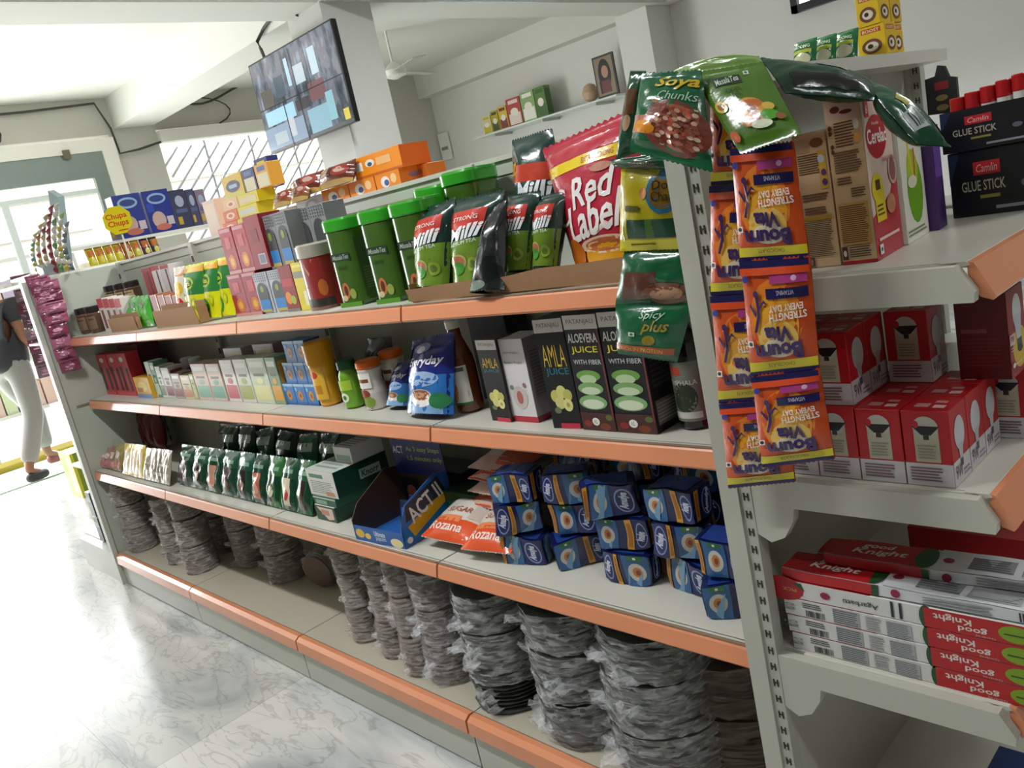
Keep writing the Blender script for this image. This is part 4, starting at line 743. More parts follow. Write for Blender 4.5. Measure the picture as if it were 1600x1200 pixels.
# green and white cartons piled beside the popcorn box
S1 = [('r', 0, .0, 1, 1, K('#D6D3CC')), ('l', .1, .1, .9, .6, 7, K('#7A8A7E')), ('r', .1, .7, .6, .85, K('#4A7A5A')), ('r', .6, .05, .9, .2, K('#C98A5C'))]
G1 = K('#123A28')
XA = -1.5
_, zz = put('soup_carton', 497, 528, 0, .06, t3, .2, '#15452E', 'green soup carton lying under the tilted white and green carton', F=[('p', [(.1, .9), (.9, .9), (.9, .2), (.6, .1)], K('#D9BFB0')), ('r', .3, .4, .7, .75, K('#B98878'))], T=S1, h=.05)
_, zz = put('soup_carton', 492, 527, 0, .065, zz, .2, '#1A4F36', 'second green soup carton in the pile, with a light top edge', F=[('r', .0, .75, 1, .9, K('#B9CBBE')), ('r', .1, .15, .6, .6, K('#7FA28A'))], h=.03)
h = .085
o, zz = put('soup_carton', 487, 530, 0, .07, zz, .2, '#D9D6D0', 'white and dark green soup carton on top of the pile, name label on its side', F=S1, R=[('r', 0, 0, 1, 1, G1), ('r', .45, .35, .85, .72, K('#A9B5AC')), ('t', 'Knorr', .48, .4, .82, .66, K('#1D4A34'), {'s': .2, 'b': .02})], T=[('r', 0, 0, 1, 1, K('#C9CCC4')), ('l', .1, .1, .9, .9, 6, K('#8C9A90'))], h=h)
place(carton(.1, .12, .05, K('#D2D0C8'), [('r', .1, .1, .9, .5, K('#8FA89A'))], T=[('l', .1, .1, .9, .8, 5, K('#7A7A74'))]).mesh('soup_carton'), 'soup_carton', (o.location.x + .03, .15, zz + .001), 'small white carton lying on the soup carton pile', 'carton')
# popcorn display box
def popcorn():
    a = onZ(550, 838, t3); b = onZ(640, 862, t3); a = Vector((-1.285, .008, t3)); b = Vector((-1.06, .02, t3)); w = (b - a).length; rz = math.atan2(b.y - a.y, b.x - a.x)
    o = empty('popcorn_display_box', ((a.x + b.x) / 2, (a.y + b.y) / 2, t3 + .0006), 'blue popcorn display box with half empty kraft inside', 'display box', rz=rz)
    BL = K('#2A5FA8'); NV = K('#1A2460'); IN = K('#4A3424'); d = .2; T = .003; hf = .045
    MB().box(-w / 2, 0, 0, w / 2, d, T, BL).build('bottom_panel', o)
    b = MB(); b.box(-w / 2, 0, T, w / 2, T, hf, BL); b.decal(front(w, hf), [('d', .12, .5, .09, .3, K('#D9B53C')), ('d', .28, .4, .06, .2, K('#E3C45C')), ('t', 'Ultimate', .42, .5, .64, .85, K('#DFE6F0'), {'b': .02}), ('t', 'popcorn', .44, .15, .64, .45, K('#C9D6EA'), {'b': .02}), ('d', .85, .3, .12, .3, K('#E6D9A8'))]); b.build('front_flap', o)
    for sx in (-1, 1):
        x = sx * (w / 2 - T / 2); pr = [(0, T), (d, T), (d, .15), (.15, .16), (.03, .1 if sx < 0 else .115), (0, .06)]
        s = MB(); s.prism(pr, 0, x - T / 2, x + T / 2, IN if sx < 0 else BL)
        if sx < 0: s.add([(x - T / 2 - .0003, p[0], p[1]) for p in pr], [list(range(6))], BL)
        if sx > 0: s.decal(lambda u, v, o_: (x + T / 2 + o_, u * d, .0 + v * .15), [('r', .02, .1, .98, .6, K('#1F6FB4')), ('p', [(.12, .36), (.8, .7), (.92, .5), (.2, .14)], K('#D9A21E')), ('p', [(.1, .45), (.15, .75), (.8, 1.0), (.9, .66)], K('#2A2A3A')), ('t', 'ACT II', .16, .48, .82, .8, K('#E9E6E0'), {'b': .02, 'a': 20, 'asp': 1.2}), ('d', .1, .12, .05, .06, K('#E6D9D0'))])
        s.build('side_flap', o)
    bk = MB(); bk.box(-w / 2, d - T, T, w / 2, d, .235, IN); bk.box(-w / 2 + .04, d - T, .235, w / 2 - .05, d, .285, NV)
    bk.decal(lambda u, v, o_: (-w / 2 + u * w, d - T - o_, v * .235), [('r', .0, .55, 1, 1, NV), ('t', 'As 3 easy Steps', .3, .84, .95, .92, K('#A9B93C'), {'b': .01}), ('t', '1.5 minutes only', .3, .72, .97, .8, K('#A9B93C'), {'b': .01}), ('t', 'ACT', .02, .82, .24, .92, K('#D9D9D6'), {'b': .02}), ('r', .05, .08, .4, .5, K('#14161E')), ('r', .55, .1, .9, .5, K('#243C7A')), ('d', .22, .3, .1, .1, K('#A9623A')), ('r', .6, .36, .85, .44, K('#D97A2C'))])
    bk.decal(lambda u, v, o_: (-w / 2 + .04 + u * (w - .09), d - T - o_, .225 + v * .06), [('r', .05, .3, .95, .95, K('#3A3040')), ('t', 'ACT II', .2, .5, .8, .9, K('#E6E3E0'), {'b': .02}), ('p', [(.05, .4), (.95, .5), (.95, .25), (.5, .3), (.05, .18)], K('#D9A22A'))]); bk.build('back_card', o)
    for i in range(3):
        q = carton(.07, .012, .1, K('#141A44'), [('r', .1, .3, .9, .8, K('#2E5AA0')), ('d', .5, .5, .3, .2, K('#C9A83C'))]); e_ = place(q.mesh('popcorn_packet'), 'popcorn_packet', o.matrix_basis @ Vector((.055, .13 - i * .035, T)), f'flat popcorn packet inside the display box, {["rearmost", "middle", "foremost"][i]}', 'packet', 'popcorn packets', rz=rz, rx=-.25)
popcorn()
# dark boxes behind
place(carton(.3, .1, .13, K('#10122A'), [('r', .1, .5, .9, .7, K('#1E2450'))]).mesh('dark_box'), 'dark_box', (-1.2, .25, t3 + .001), 'dark blue carton at the back behind the popcorn display', 'box')
place(carton(.18, .1, .1, K('#12401E'), [('r', .1, .5, .9, .7, K('#1E5A50'))], R=[('r', .1, .1, .9, .9, K('#17324A'))]).mesh('green_box'), 'green_box', (-.98, .19, t3 + .001), 'dark green box between the popcorn display and the orange bags', 'box')
# white and orange bags lying in a heap
OW = foil('#D8D0C6'); OR = foil('#E0562A'); DO = [('r', 0, 0, 1, .36, OR), ('r', 0, .3, .6, .42, foil('#E88A5A')), ('t', 'Rozana', .1, .12, .75, .28, foil('#F2D9CC'), {'b': .02}), ('t', 'SUGAR', .2, .5, .7, .62, foil('#B55A3A')), ('r', .7, .4, 1, .9, foil('#C9B9AE'))]
def lying(px0, py0, px1, py1, zb, dz, d, label, seed, dd=DO, name='sugar_bag', rise=.05, th=.028):
    a = onZ(px0, py0, zb + .02); b = onZ(px1, py1, zb + .02); t = (b - a).normalized(); n_ = Vector((-t.y, t.x, 0))
    q = (a, b, b + n_ * d + Vector((0, 0, rise)), a + n_ * d + Vector((0, 0, rise))); return pouch(name, q, th, OW, label, 'bag', dd, 'white and orange bags', seed=seed, wr=.07, seal=(.02, .04))
lying(660, 845, 738, 862, t3, 0, .16, 'white and orange bag lying beside the popcorn box, left of the front pair', 150)
lying(722, 866, 800, 874, t3, 0, .17, 'white and orange bag lying next to the blue packs, right of the front pair', 151)
for i in range(4):
    X = -.93 + i * .012; z = .675 + i * .036
    pouch('sugar_bag', ((X, .16, z), (X + .19, .15, z), (X + .2, .33, z + .025), (X + .01, .34, z + .025)), .022, OW, f'white and orange bag in the heap behind, {["lowest", "second from bottom", "third from bottom", "topmost"][i]}', 'bag', [('r', 0, 0, 1, .25, foil('#C9A89A')), ('r', .5 if i % 2 else 0, .0, 1 if i % 2 else .5, 1, foil('#C8502C'))], 'white and orange bags behind', seed=155 + i, wr=.1)
pouch('sugar_bag', ((-.93, .13, .64), (-.76, .13, .65), (-.74, .33, .66), (-.93, .33, .66)), .025, OW, 'orange bag bridging the front pair and the heap', 'bag', [('r', 0, 0, 1, 1, foil('#B8452A')), ('r', .1, .1, .5, .5, foil('#D9C9C0'))], seed=160, wr=.1)
# blue wrapper packs in stacks
def brick(w, d, h, body, F=(), R=(), T=(), amp=.006, seed=0):
    def dsp(p): q = Vector(p) * 14 + Vector((seed * 3.1, seed, seed * 7)); return Vector(p) + Vector((noise.noise(q), noise.noise(q + Vector((9, 0, 0))), noise.noise(q + Vector((0, 9, 0))))) * amp * 1.6
    def rnd(x, y, z):   # pinch the ends so it reads as a soft wrapper
        kx = 1 - abs(2 * x / w) ** 6; f = .9 + .1 * kx; return dsp((x, d / 2 + (y - d / 2) * f, h / 2 + (z - h / 2) * f))
    Sf = lambda u, v, o: rnd(-w / 2 + u * w, 0, v * h) + Vector((0, -o, 0)); Sr = lambda u, v, o: rnd(w / 2, u * d, v * h) + Vector((o, 0, 0))
    b = MB(); b.surf(lambda u, v: Sf(u, v, 0), 10, 8, body); b.surf(lambda u, v: Sr(u, v, 0), 8, 8, body); b.surf(lambda u, v: rnd(w / 2 - u * w, d, v * h), 8, 6, body); b.surf(lambda u, v: rnd(-w / 2, d - u * d, v * h), 8, 6, body)
    b.surf(lambda u, v: rnd(-w / 2 + u * w, v * d, h), 10, 8, body); b.surf(lambda u, v: rnd(-w / 2 + u * w, d - v * d, 0), 10, 8, body)
    b.decal(Sf, F, off=.0012, curved=True); b.decal(Sr, R, off=.0012, curved=True); b.decal(lambda u, v, o: rnd(-w / 2 + u * w, v * d, h) + Vector((0, 0, o)), T, off=.0012, curved=True); return b
NB = foil('#131B4C')
def face(kind):
    cup = [('r', 0, 0, 1, 1, foil('#2A5E94')), ('p', [(0, 0), (.6, 0), (.9, 1), (.3, 1)], foil('#6F9CBC')), ('d', .5, .5, .34, .3, foil('#C9C6BE')), ('d', .5, .52, .18, .17, foil('#C27A3A')), ('d', .52, .52, .09, .09, foil('#8C3E22')), ('r', .25, .86, .8, 1, foil('#2A6A34')), ('r', .46, .9, .56, .96, foil('#D9DCD4'))]
    logo = [('r', 0, 0, 1, 1, foil('#18245E')), ('d', .5, .5, .42, .42, foil('#8C98C4')), ('d', .5, .5, .36, .37, foil('#18245E')), ('t', 'Amulya', .06, .34, .94, .66, foil('#C9CFE6'), {'s': .3, 'b': .05, 'a': 80, 'asp': 1.6})]
    band = [('r', 0, 0, 1, 1, foil('#C9922A')), ('r', .2, .1, .8, .9, foil('#A3641E'))]
    return {'cup': cup, 'logo': logo, 'band': band}[kind]
def fit(D, u0, u1):
    o = []
    for d in D:
        w = u1 - u0
        if d[0] == 'r': o.append(('r', u0 + d[1] * w, d[2], u0 + d[3] * w, d[4], d[5]))
        elif d[0] == 'd': o.append(('d', u0 + d[1] * w, d[2], d[3] * w, d[4], d[5]))
        elif d[0] == 'p': o.append(('p', [(u0 + p[0] * w, p[1]) for p in d[1]], d[2]))
        elif d[0] == 't': o.append(('t', d[1], u0 + d[2] * w, d[3], u0 + d[4] * w, d[5]) + tuple(d[6:]))
    return o
VAR = [fit(face('band'), .02, .1) + fit(face('cup'), .14, .5) + fit(face('logo'), .54, .98), fit(face('logo'), .0, .3) + fit(face('band'), .32, .42) + fit(face('cup'), .52, .98), fit(face('cup'), .02, .45) + fit(face('band'), .62, .74) + fit(face('logo'), .76, 1)]
SIDE = [fit(face('band'), .1, .3) + fit(face('logo'), .4, .95), fit(face('cup'), .1, .7), fit(face('logo'), .05, .6) + fit(face('band'), .7, .9)]
meshes = [brick(.115, .075, .07, NB, VAR[i % 3], SIDE[(i + 1) % 3], [('r', .1, .1, .9, .9, foil('#24408C'))], seed=i).mesh('milk_powder_brick') for i in range(6)]
cols = [  # X, Y, number, rotation, name of the stack
    (-.655, .085, 3, .32, 'leftmost front stack'), (-.505, .13, 3, .5, 'second front stack'), (-.36, .1, 3, .25, 'third front stack'), (-.215, .115, 3, -.12, 'fourth front stack'), (-.075, .075, 2, .1, 'short stack against the post'),
    (-.6, .26, 3, .1, 'left stack of the back row'), (-.43, .28, 3, .3, 'middle stack of the back row'), (-.27, .27, 3, .0, 'right stack of the back row')]
for ci, (x, y, n_, rz, nm) in enumerate(cols):
    for k in range(n_):
        place(meshes[(ci * 2 + k) % 6], 'milk_powder_brick', (x + random.uniform(-.008, .008) - k * .004, y + random.uniform(-.006, .006), t3 + .002 + k * .0785), f'blue milk powder pack, {["bottom", "middle", "top"][k] if n_ == 3 else ["lower", "upper"][k]} of the {nm}', 'packet', 'blue milk powder packs', rz=rz + random.uniform(-.12, .12) + (.35 if (ci + k) % 3 == 1 else 0))
# ================================================================= BASE LEVEL: stacks of leaf plates and bowls wrapped in plastic
t0 = .1655
FILM = film_mat('plastic_wrap', .3, (.8, .76, .72, 1), .2); FILM2 = film_mat('plastic_wrap_cool', .28, (.86, .88, .88, 1), .15)
PB = M('#75665A', .6, var=.15, bump=.3); PDK = M('#3A3B35', .45, var=.12, bump=.2)
def stack(n_, r, h, mat, film, seed, ears=3, open_bottom=0.):
    b = MB(); rr = random.Random(seed); prof = [(r * .8, 0)]; k = max(4, int(h / .011)); lx = 0
    for i in range(k):
        z = h * i / k; q = 1 + rr.uniform(-.04, .04); prof += [(r * .86 * q, z + h / k * .1), (r * q, z + h / k * .55), (r * .99 * q, z + h / k * .75), (r * .86, z + h / k)]
    b.lathe(prof, mat, n=28, jit=.05); 
    f = MB(); N = 44; J = max(6, int(h / .01)); vs = []
    for j in range(J + 1):
        v = j / J; zz = open_bottom * h + v * (h * (1 - open_bottom) + .005)
        for i in range(N):
            a = 6.28318 * i / N; p = Vector((math.cos(a) * 1.3, math.sin(a) * 1.3, v * h * 130 + seed * 3 + 1.4 * math.sin(a * 2 + seed))); w = 1 + .03 + .07 * noise.noise(p) + .05 * noise.noise(p * 3.3) + .03 * abs(noise.noise(Vector((math.cos(a) * 9, math.sin(a) * 9, v * 4))))
            vs.append((math.cos(a) * r * w, math.sin(a) * r * w, min(h + .002, max(.0015, zz + .008 * noise.noise(p * 2)))))
    f.add(vs, [[j * N + i, j * N + (i + 1) % N, (j + 1) * N + (i + 1) % N, (j + 1) * N + i] for j in range(J) for i in range(N)], film, True)
    for e_ in range(ears):      # gathered corners of the bag sticking out
        a = -2.5 + rr.uniform(-1.0, 1.2); z = h * (.22 + .6 * e_ / max(1, ears)) + rr.uniform(-.01, .01); c = Vector((math.cos(a) * r * 1.02, math.sin(a) * r * 1.02, z)); o_ = Vector((math.cos(a), math.sin(a), rr.uniform(-.3, .4))).normalized(); s = Vector((-math.sin(a), math.cos(a), 0)); L = r * rr.uniform(.25, .5); vs = []
        for i in range(7):
            t = i / 6 - .5; vs += [c + s * t * r * .7 + Vector((0, 0, .012 * math.sin(i * 2.1))), c + o_ * L * (1 - abs(t) * .9) + s * t * r * .35 + Vector((0, 0, .01 * math.sin(i * 2.7 + e_))), ]
        f.add(vs, [[2 * i, 2 * i + 2, 2 * i + 3, 2 * i + 1] for i in range(6)], film, True)
    return b, f
def bundle(px, py, r, spec, label, mat=PB, film=FILM, name='plate_stack', grp=None, tilt=0, back=0.):
    p = onZ(px, py, t0); c = Vector((p.x, p.y, t0)); d = Vector((c.x - CAM.x, c.y - CAM.y, 0)).normalized(); c = c + d * (r + back); z = t0 + .0006
    for i, (h, ob) in enumerate(spec):
        b, f = stack(i, r * (1 - .03 * i), h, mat, film, int(px) + i * 13, ears=5 if r < .1 else 4, open_bottom=ob)
        lb = label + (f', {["bottom", "middle", "top"][i] if len(spec) == 3 else ["lower", "upper"][i]} bundle' if len(spec) > 1 else '')
        o = empty(name, (c.x + .008 * math.sin(px + i), max(r + .012, min(c.y, YB - r * 1.2)) + .006 * math.cos(px * 2 + i), z), lb, 'plates', grp); b.build('plates', o); f.build('plastic_wrap', o); z += h + .004
G = 'wrapped plate and bowl stacks on the base'
S3 = ((.12, 0), (.12, 0), (.12, 0))
bundle(226, 862, .068, S3, 'brown bowl stack nearest the end panel', grp=G)
bundle(262, 850, .06, ((.17, 0), (.17, 0)), 'brown bowl stack in the back, second from the end panel', grp=G, back=.06)
bundle(285, 880, .06, ((.15, 0), (.16, 0)), 'brown bowl stack third from the end panel', grp=G)
bundle(322, 893, .072, S3, 'brown bowl stack fourth from the end panel', grp=G)
bundle(360, 870, .06, ((.17, 0), (.17, 0)), 'shadowed bowl stack behind the fourth one', grp=G, back=.08)
bundle(400, 886, .065, ((.17, 0), (.17, 0)), 'brown bowl stack fifth from the end panel', grp=G)
bundle(456, 910, .078, S3, 'brown bowl stack left of the fallen bowl bundle', grp=G)
bundle(578, 1005, .052, S3, 'slim bowl stack right of the fallen bundle, first of three', grp=G)
bundle(628, 1030, .055, S3, 'slim bowl stack right of the fallen bundle, second of three', grp=G)
bundle(668, 1055, .055, S3, 'slim bowl stack right of the fallen bundle, third of three', grp=G)
bundle(600, 985, .055, ((.17, 0), (.17, 0)), 'slim bowl stack hidden behind the first two slim ones', grp=G, back=.08)
bundle(716, 1072, .075, ((.12, 0), (.11, 0), (.11, 0)), 'bowl stack with pale bagging before the large plates', film=FILM2, grp=G)
bundle(786, 1136, .108, ((.115, .75), (.11, 0), (.1, 0)), 'large dark plate stack, first of the three large ones', mat=PDK, film=FILM2, grp=G)
bundle(912, 1196, .122, ((.12, 0), (.12, 0), (.1, 0)), 'large dark plate stack, second of the three large ones', mat=PDK, film=FILM2, grp=G)
bundle(1066, 1242, .132, ((.12, 0), (.12, 0), (.1, 0)), 'large dark plate stack, third of the three large ones', mat=PDK, film=FILM2, grp=G)
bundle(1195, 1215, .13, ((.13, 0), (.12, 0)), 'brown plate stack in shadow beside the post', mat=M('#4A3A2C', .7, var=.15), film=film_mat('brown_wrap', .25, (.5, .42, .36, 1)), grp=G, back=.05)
# fallen bundle lying on its side, rim towards the aisle
p = onZ(497, 925, t0); b, f = stack(0, .07, .11, PB, FILM, 501, ears=4)
o = empty('plate_stack', (p.x, p.y + .02, t0 + .077), 'fallen bowl bundle lying on its side, round bottom facing the aisle', 'plates', G)
b.lathe([(.066, -.003), (.06, -.004), (.055, .001)], M('#6E5C50', .6), n=28); bb_ = b.build('plates', o); ff = f.build('plastic_wrap', o)
o.rotation_euler = (math.radians(-82), 0, math.radians(18))
# ================================================================= NEAR END SHELF: goods
PI2 = math.pi / 2
def put_side(name, px0, px1, pyt, X, z, d, body, label, cat='box', F=(), R=(), T=(), group=None, h=None, gap=.0012):
    Y0 = Yat(px0, X, z); Y1 = Yat(px1, X, z)
    if h is None: h = Zat(pyt, X, Y0) - z
    o = place(carton(Y1 - Y0 - gap, d, h, K(body) if isinstance(body, str) else body, F, R, T).mesh(name), name, (X, (Y0 + Y1) / 2, z + .0006), label, cat, group, rz=PI2); return o, z + h
# cereal cartons
BG = '#C9AE86'; BR_ = K('#5A4430'); YL = K('#C9A03C')
BACKP1 = [('r', .06, .86, .5, .96, K('#B89878')), ('d', .72, .92, .2, .035, K('#7A4A34')), ('l', .1, .7, .8, .85, 9, BR_), ('r', .72, .58, .93, .86, YL), ('d', .8, .8, .1, .03, K('#B9C4D0')), ('d', .84, .7, .08, .025, K('#5A3A6A')), ('d', .84, .63, .08, .025, K('#5A3A6A')), ('l', .1, .5, .9, .56, 3, BR_), ('l', .12, .4, .8, .46, 3, BR_), ('r', .08, .36, .92, .39, K('#A88A2C')), ('l', .08, .08, .92, .35, 20, K('#4A3C2E')), ('r', .05, .01, .24, .08, K('#4A3C30')), ('r', .09, .02, .18, .065, K('#8C8478'))]
BACKP2 = [('r', 0, 0, 1, 1, K('#C9AE84')), ('r', .0, 0, 1, .02, K('#A8232A')), ('r', .05, .86, .95, .97, K('#C9A894')), ('d', .3, .92, .14, .02, K('#6A2A22')), ('d', .6, .9, .18, .012, K('#6A2A22')), ('l', .22, .7, .8, .85, 9, BR_), ('d', .1, .82, .05, .014, BR_), ('d', .1, .79, .05, .014, BR_), ('d', .12, .71, .05, .014, BR_), ('d', .12, .68, .05, .014, BR_), ('l', .12, .55, .9, .68, 9, BR_), ('d', .85, .82, .08, .03, K('#C9C0B4')), ('d', .84, .74, .1, .03, K('#D9A25A')), ('l', .15, .48, .6, .53, 3, BR_), ('l', .5, .4, .92, .46, 4, BR_), ('r', .08, .12, .93, .37, K('#B79352')), ('l', .1, .13, .9, .36, 19, K('#4A3C2E')), ('r', .04, .03, .2, .11, K('#4A3428')), ('d', .12, .07, .05, .02, K('#C9C0B4')), ('l', .26, .04, .9, .11, 5, K('#4A3C2E'))]
o1, h1 = put3('cereal_carton', (1264, 420), (1315, 415), t1, .13, 214, BG, 'beige baby cereal carton, shorter one half behind the orange sachets', 'carton', F=BACKP1, T=[('r', 0, 0, 1, 1, K('#2A2430'))])
CER = [('r', 0, 0, 1, 1, K('#D9BFB0')), ('r', 0, .0, 1, .26, K('#B4303A')), ('p', [(0, .26), (.7, .36), (1, .55), (1, .2), (0, .2)], K('#B4303A')), ('d', .42, .72, .36, .13, K('#B01E28')), ('t', 'Cerelac', .1, .68, .78, .77, K('#F0E6E0'), {'b': .02}), ('t', 'Nestle', .3, .79, .54, .81, K('#E6D6CC')), ('r', .1, .84, .24, .93, K('#C21E26')), ('t', '6', .14, .86, .2, .91, K('#F2E6E0')),
       ('d', .25, .42, .2, .09, K('#D9C41E')), ('r', .12, .22, .46, .42, K('#D9C41E')), ('l', .16, .25, .42, .33, 3, K('#5A4A1A')), ('r', .18, .41, .34, .47, K('#4A3C1A')), ('d', .84, .5, .16, .09, K('#C9A89A')), ('d', .84, .5, .12, .07, K('#8A5A50')), ('d', .66, .3, .16, .06, K('#C98A6C')), ('l', .1, .1, .9, .14, 1, K('#E6C9C4')), ('r', .08, .03, .2, .09, K('#D9E0E0')), ('d', .14, .06, .035, .012, K('#1D5C6A')), ('t', 'WHEAT APPLE', .5, .56, .95, .59, K('#8C2A2C'))]
o2, h2 = put3('cereal_carton', (1318, 415), (1372, 409), t1, .125, 155, BG, 'tall baby cereal carton showing its red front and oval name badge', 'carton', F=BACKP2, R=CER, T=[('r', 0, 0, 1, 1, K('#8C8498')), ('r', .1, .1, .9, .9, K('#A49CB0'))])
GRN = [('r', 0, 0, 1, 1, K('#E0DED0')), ('d', .55, .38, .34, .26, K('#6FA21E')), ('d', .5, .55, .24, .15, K('#A9C23C')), ('p', [(.35, .75), (.42, .75), (.55, .45), (.5, .42)], K('#D9C83C')), ('p', [(.6, .7), (.66, .7), (.6, .42), (.55, .42)], K('#D2602C')), ('d', .45, .45, .2, .05, K('#E0D9C0')), ('t', 'RICE VEG', .1, .84, .8, .88, K('#C2522C')), ('l', .05, .04, .9, .1, 2, K('#7A8A5A'))]
d3 = Vector((math.sin(-o2.rotation_euler.z), math.cos(o2.rotation_euler.z), 0)); o3 = place(carton(.055, .12, h2 * .84, K('#E0DED0'), R=GRN).mesh('cereal_carton'), 'cereal_carton', o2.location + d3 * .129 + Vector((.002, 0, 0)), 'white carton with a green vegetable bowl behind the tall cereal carton', 'carton', rz=o2.rotation_euler.z)
place(carton(.06, .05, h2 * .7, K('#4A2A6A'), R=[('r', .1, .5, .9, .9, K('#6A4A9A'))]).mesh('purple_carton'), 'purple_carton', o3.location + d3 * .128 + Vector((.012, 0, 0)), 'dark purple carton between the vegetable carton and the black boxes', 'carton', rz=o2.rotation_euler.z)
# black glue stick display boxes
Yg = .43
xa = Xat(1490, Yg, t1); hz = Zat(243, xa, Yg) - t1; wg = .15
GF = [('p', [(0, .5), (.12, .98), (0, 1)], K('#1D2E4C')), ('r', .25, .62, .52, .82, K('#B8202A')), ('t', 'Camlin', .28, .66, .49, .78, K('#E6B9B4'), {'s': .3}), ('t', 'GLUE STICK', .12, .38, .56, .54, K('#B9B49C'), {'b': .01}), ('r', .3, .26, .5, .31, K('#8A8C3C')), ('r', .45, .08, .95, .13, K('#8C909C')), ('d', .76, .42, .05, .06, K('#5A6068'))]
BK = K('#0D1018')
gb_ = carton(wg, .1, hz, BK, GF).mesh('glue_stick_box')
gl = place(gb_, 'glue_stick_box', (xa + wg / 2, Yg, t1 + .0006), 'black glue stick box, lower one beside the cereal cartons', 'box')
zg = t1 + hz + .002
o = empty('glue_stick_box', (xa - .005 + wg / 2, Yg - .004, zg), 'open black glue stick box, upper one filled with red capped sticks', 'box')
hb = hz * .62; b = MB(); b.box(-wg / 2, 0, 0, wg / 2, .003, hb, BK); b.box(-wg / 2, .097, 0, wg / 2, .1, hb * 1.05, BK); b.box(-wg / 2, .003, 0, -wg / 2 + .003, .097, hb, BK); b.box(wg / 2 - .003, .003, 0, wg / 2, .097, hb, BK); b.box(-wg / 2 + .003, .003, 0, wg / 2 - .003, .097, .002, BK)
b.decal(front(wg, hb), [(d if d[0] != 'r' or d[1] != .45 else d) for d in GF]); b.build('box_body', o)
sm = MB().lathe([(.0105, 0), (.0105, hb * .9)], K('#E0DED6'), n=14).mesh('glue_stick'); cm = MB().lathe([(.011, hb * .88), (.0114, hb * .9), (.0114, hb * 1.25), (.010, hb * 1.27)], M('#B81A1E', .25, coat=.3), n=16).mesh('cap')
for r in range(2):
    for i in range(6):
        s_ = bpy.data.objects.new('glue_stick', sm); C.objects.link(s_); s_.location = (o.location.x - wg / 2 + .02 + i * .0235, o.location.y + .028 + r * .04, zg + .003 + (.004 * i)); tag(s_, f'red capped glue stick in the upper black box, {["front", "back"][r]} row, {ORD[i]} from left', 'glue stick', 'red capped glue sticks')
        c_ = bpy.data.objects.new('cap', cm); C.objects.link(c_); c_.parent = s_
# dark hanging header card behind
p = onY(1478, 170, .62)
o = empty('header_card', (p.x, .62, t1 + .0006), 'dark display stand with round topped card and red badge behind the glue sticks', 'display stand')
hh = onY(1465, 112, .62).z - t1; MB().box(-.004, 0, 0, .004, .006, hh - .02, METAL).build('stand_rod', o)
MB().box(-.04, -.01, 0, .04, .03, .004, METAL).build('foot', o)
b = MB(); b.prism([(-.028, hh - .075), (.026, hh - .08), (.026, hh - .018), (.014, hh - .014), (.008, hh + .006), (-.004, hh + .01), (-.01, hh - .008), (-.028, hh - .01)], 1, -.012, -.002, K('#2A2C2E')); b.decal(lambda u, v, o_: (-.028 + u * .054, -.012 - o_, hh - .08 + v * .07), [('r', .3, .66, .75, .86, K('#8C2A30')), ('d', .5, .45, .2, .08, K('#8C7C4A')), ('d', .5, .2, .2, .08, K('#8C7C4A'))]); b.build('card', o)
# yellow boxes and green packets on the top ledge
zt_ = 1.5535
YX = [('r', .15, .78, .85, .93, K('#B4442C')), ('t', 'BOOST', .2, .8, .8, .9, K('#E9D9A0'), {'b': .02}), ('d', .5, .35, .36, .24, K('#6A4230')), ('d', .5, .35, .24, .15, K('#D9CDB8')), ('d', .45, .36, .1, .07, K('#3A2418'))]
Yy = .56
_, zy = put('yellow_box', 1343, 1387, 48, Yy, zt_, .05, '#D9B41E', 'yellow box with a bowl picture on the end shelf top, lower front one', F=YX, R=YX)
put('yellow_box', 1356, 1398, 48, Yy + .055, zt_, .05, '#D9B41E', 'yellow box on the end shelf top, lower one behind', F=YX, R=YX, h=zy - zt_)
put('yellow_box', 1340, 1376, 0, Yy, zy + .001, .05, '#D9B41E', 'yellow box on the end shelf top, upper front one', F=YX, R=YX, h=zy - zt_)
put('yellow_box', 1356, 1394, 0, Yy + .055, zy + .001, .05, '#CFAA1A', 'yellow box on the end shelf top, upper one behind', F=YX, R=YX, h=zy - zt_)
for i, (a, c, ty) in enumerate(((1240, 1275, 72), (1275, 1306, 64), (1306, 1340, 56))):
    Y = .42 + .04 * i; X0 = Xat(a, Y, zt_); X1 = Xat(c, Y, zt_); h = Zat(ty, X0, Y + .02) - zt_
    pouch('snack_packet', ((X0, Y, zt_ + .002), (X1, Y, zt_ + .002), (X1, Y + .02, zt_ + h), (X0, Y + .02, zt_ + h)), .014, foil('#1F6A3A'), f'small green packet with a white picture on the end shelf top, {["leftmost", "middle", "rightmost"][i]} of three', 'packet', [('r', .1, .42, .9, .55, foil('#A9B83C')), ('d', .5, .22, .38, .2, foil('#C9C8A8')), ('t', 'MOONG', .15, .6, .85, .72, foil('#D9E2C4'), {'b': .02})], 'small green packets on the end shelf top', seed=200 + i, stand=.6)
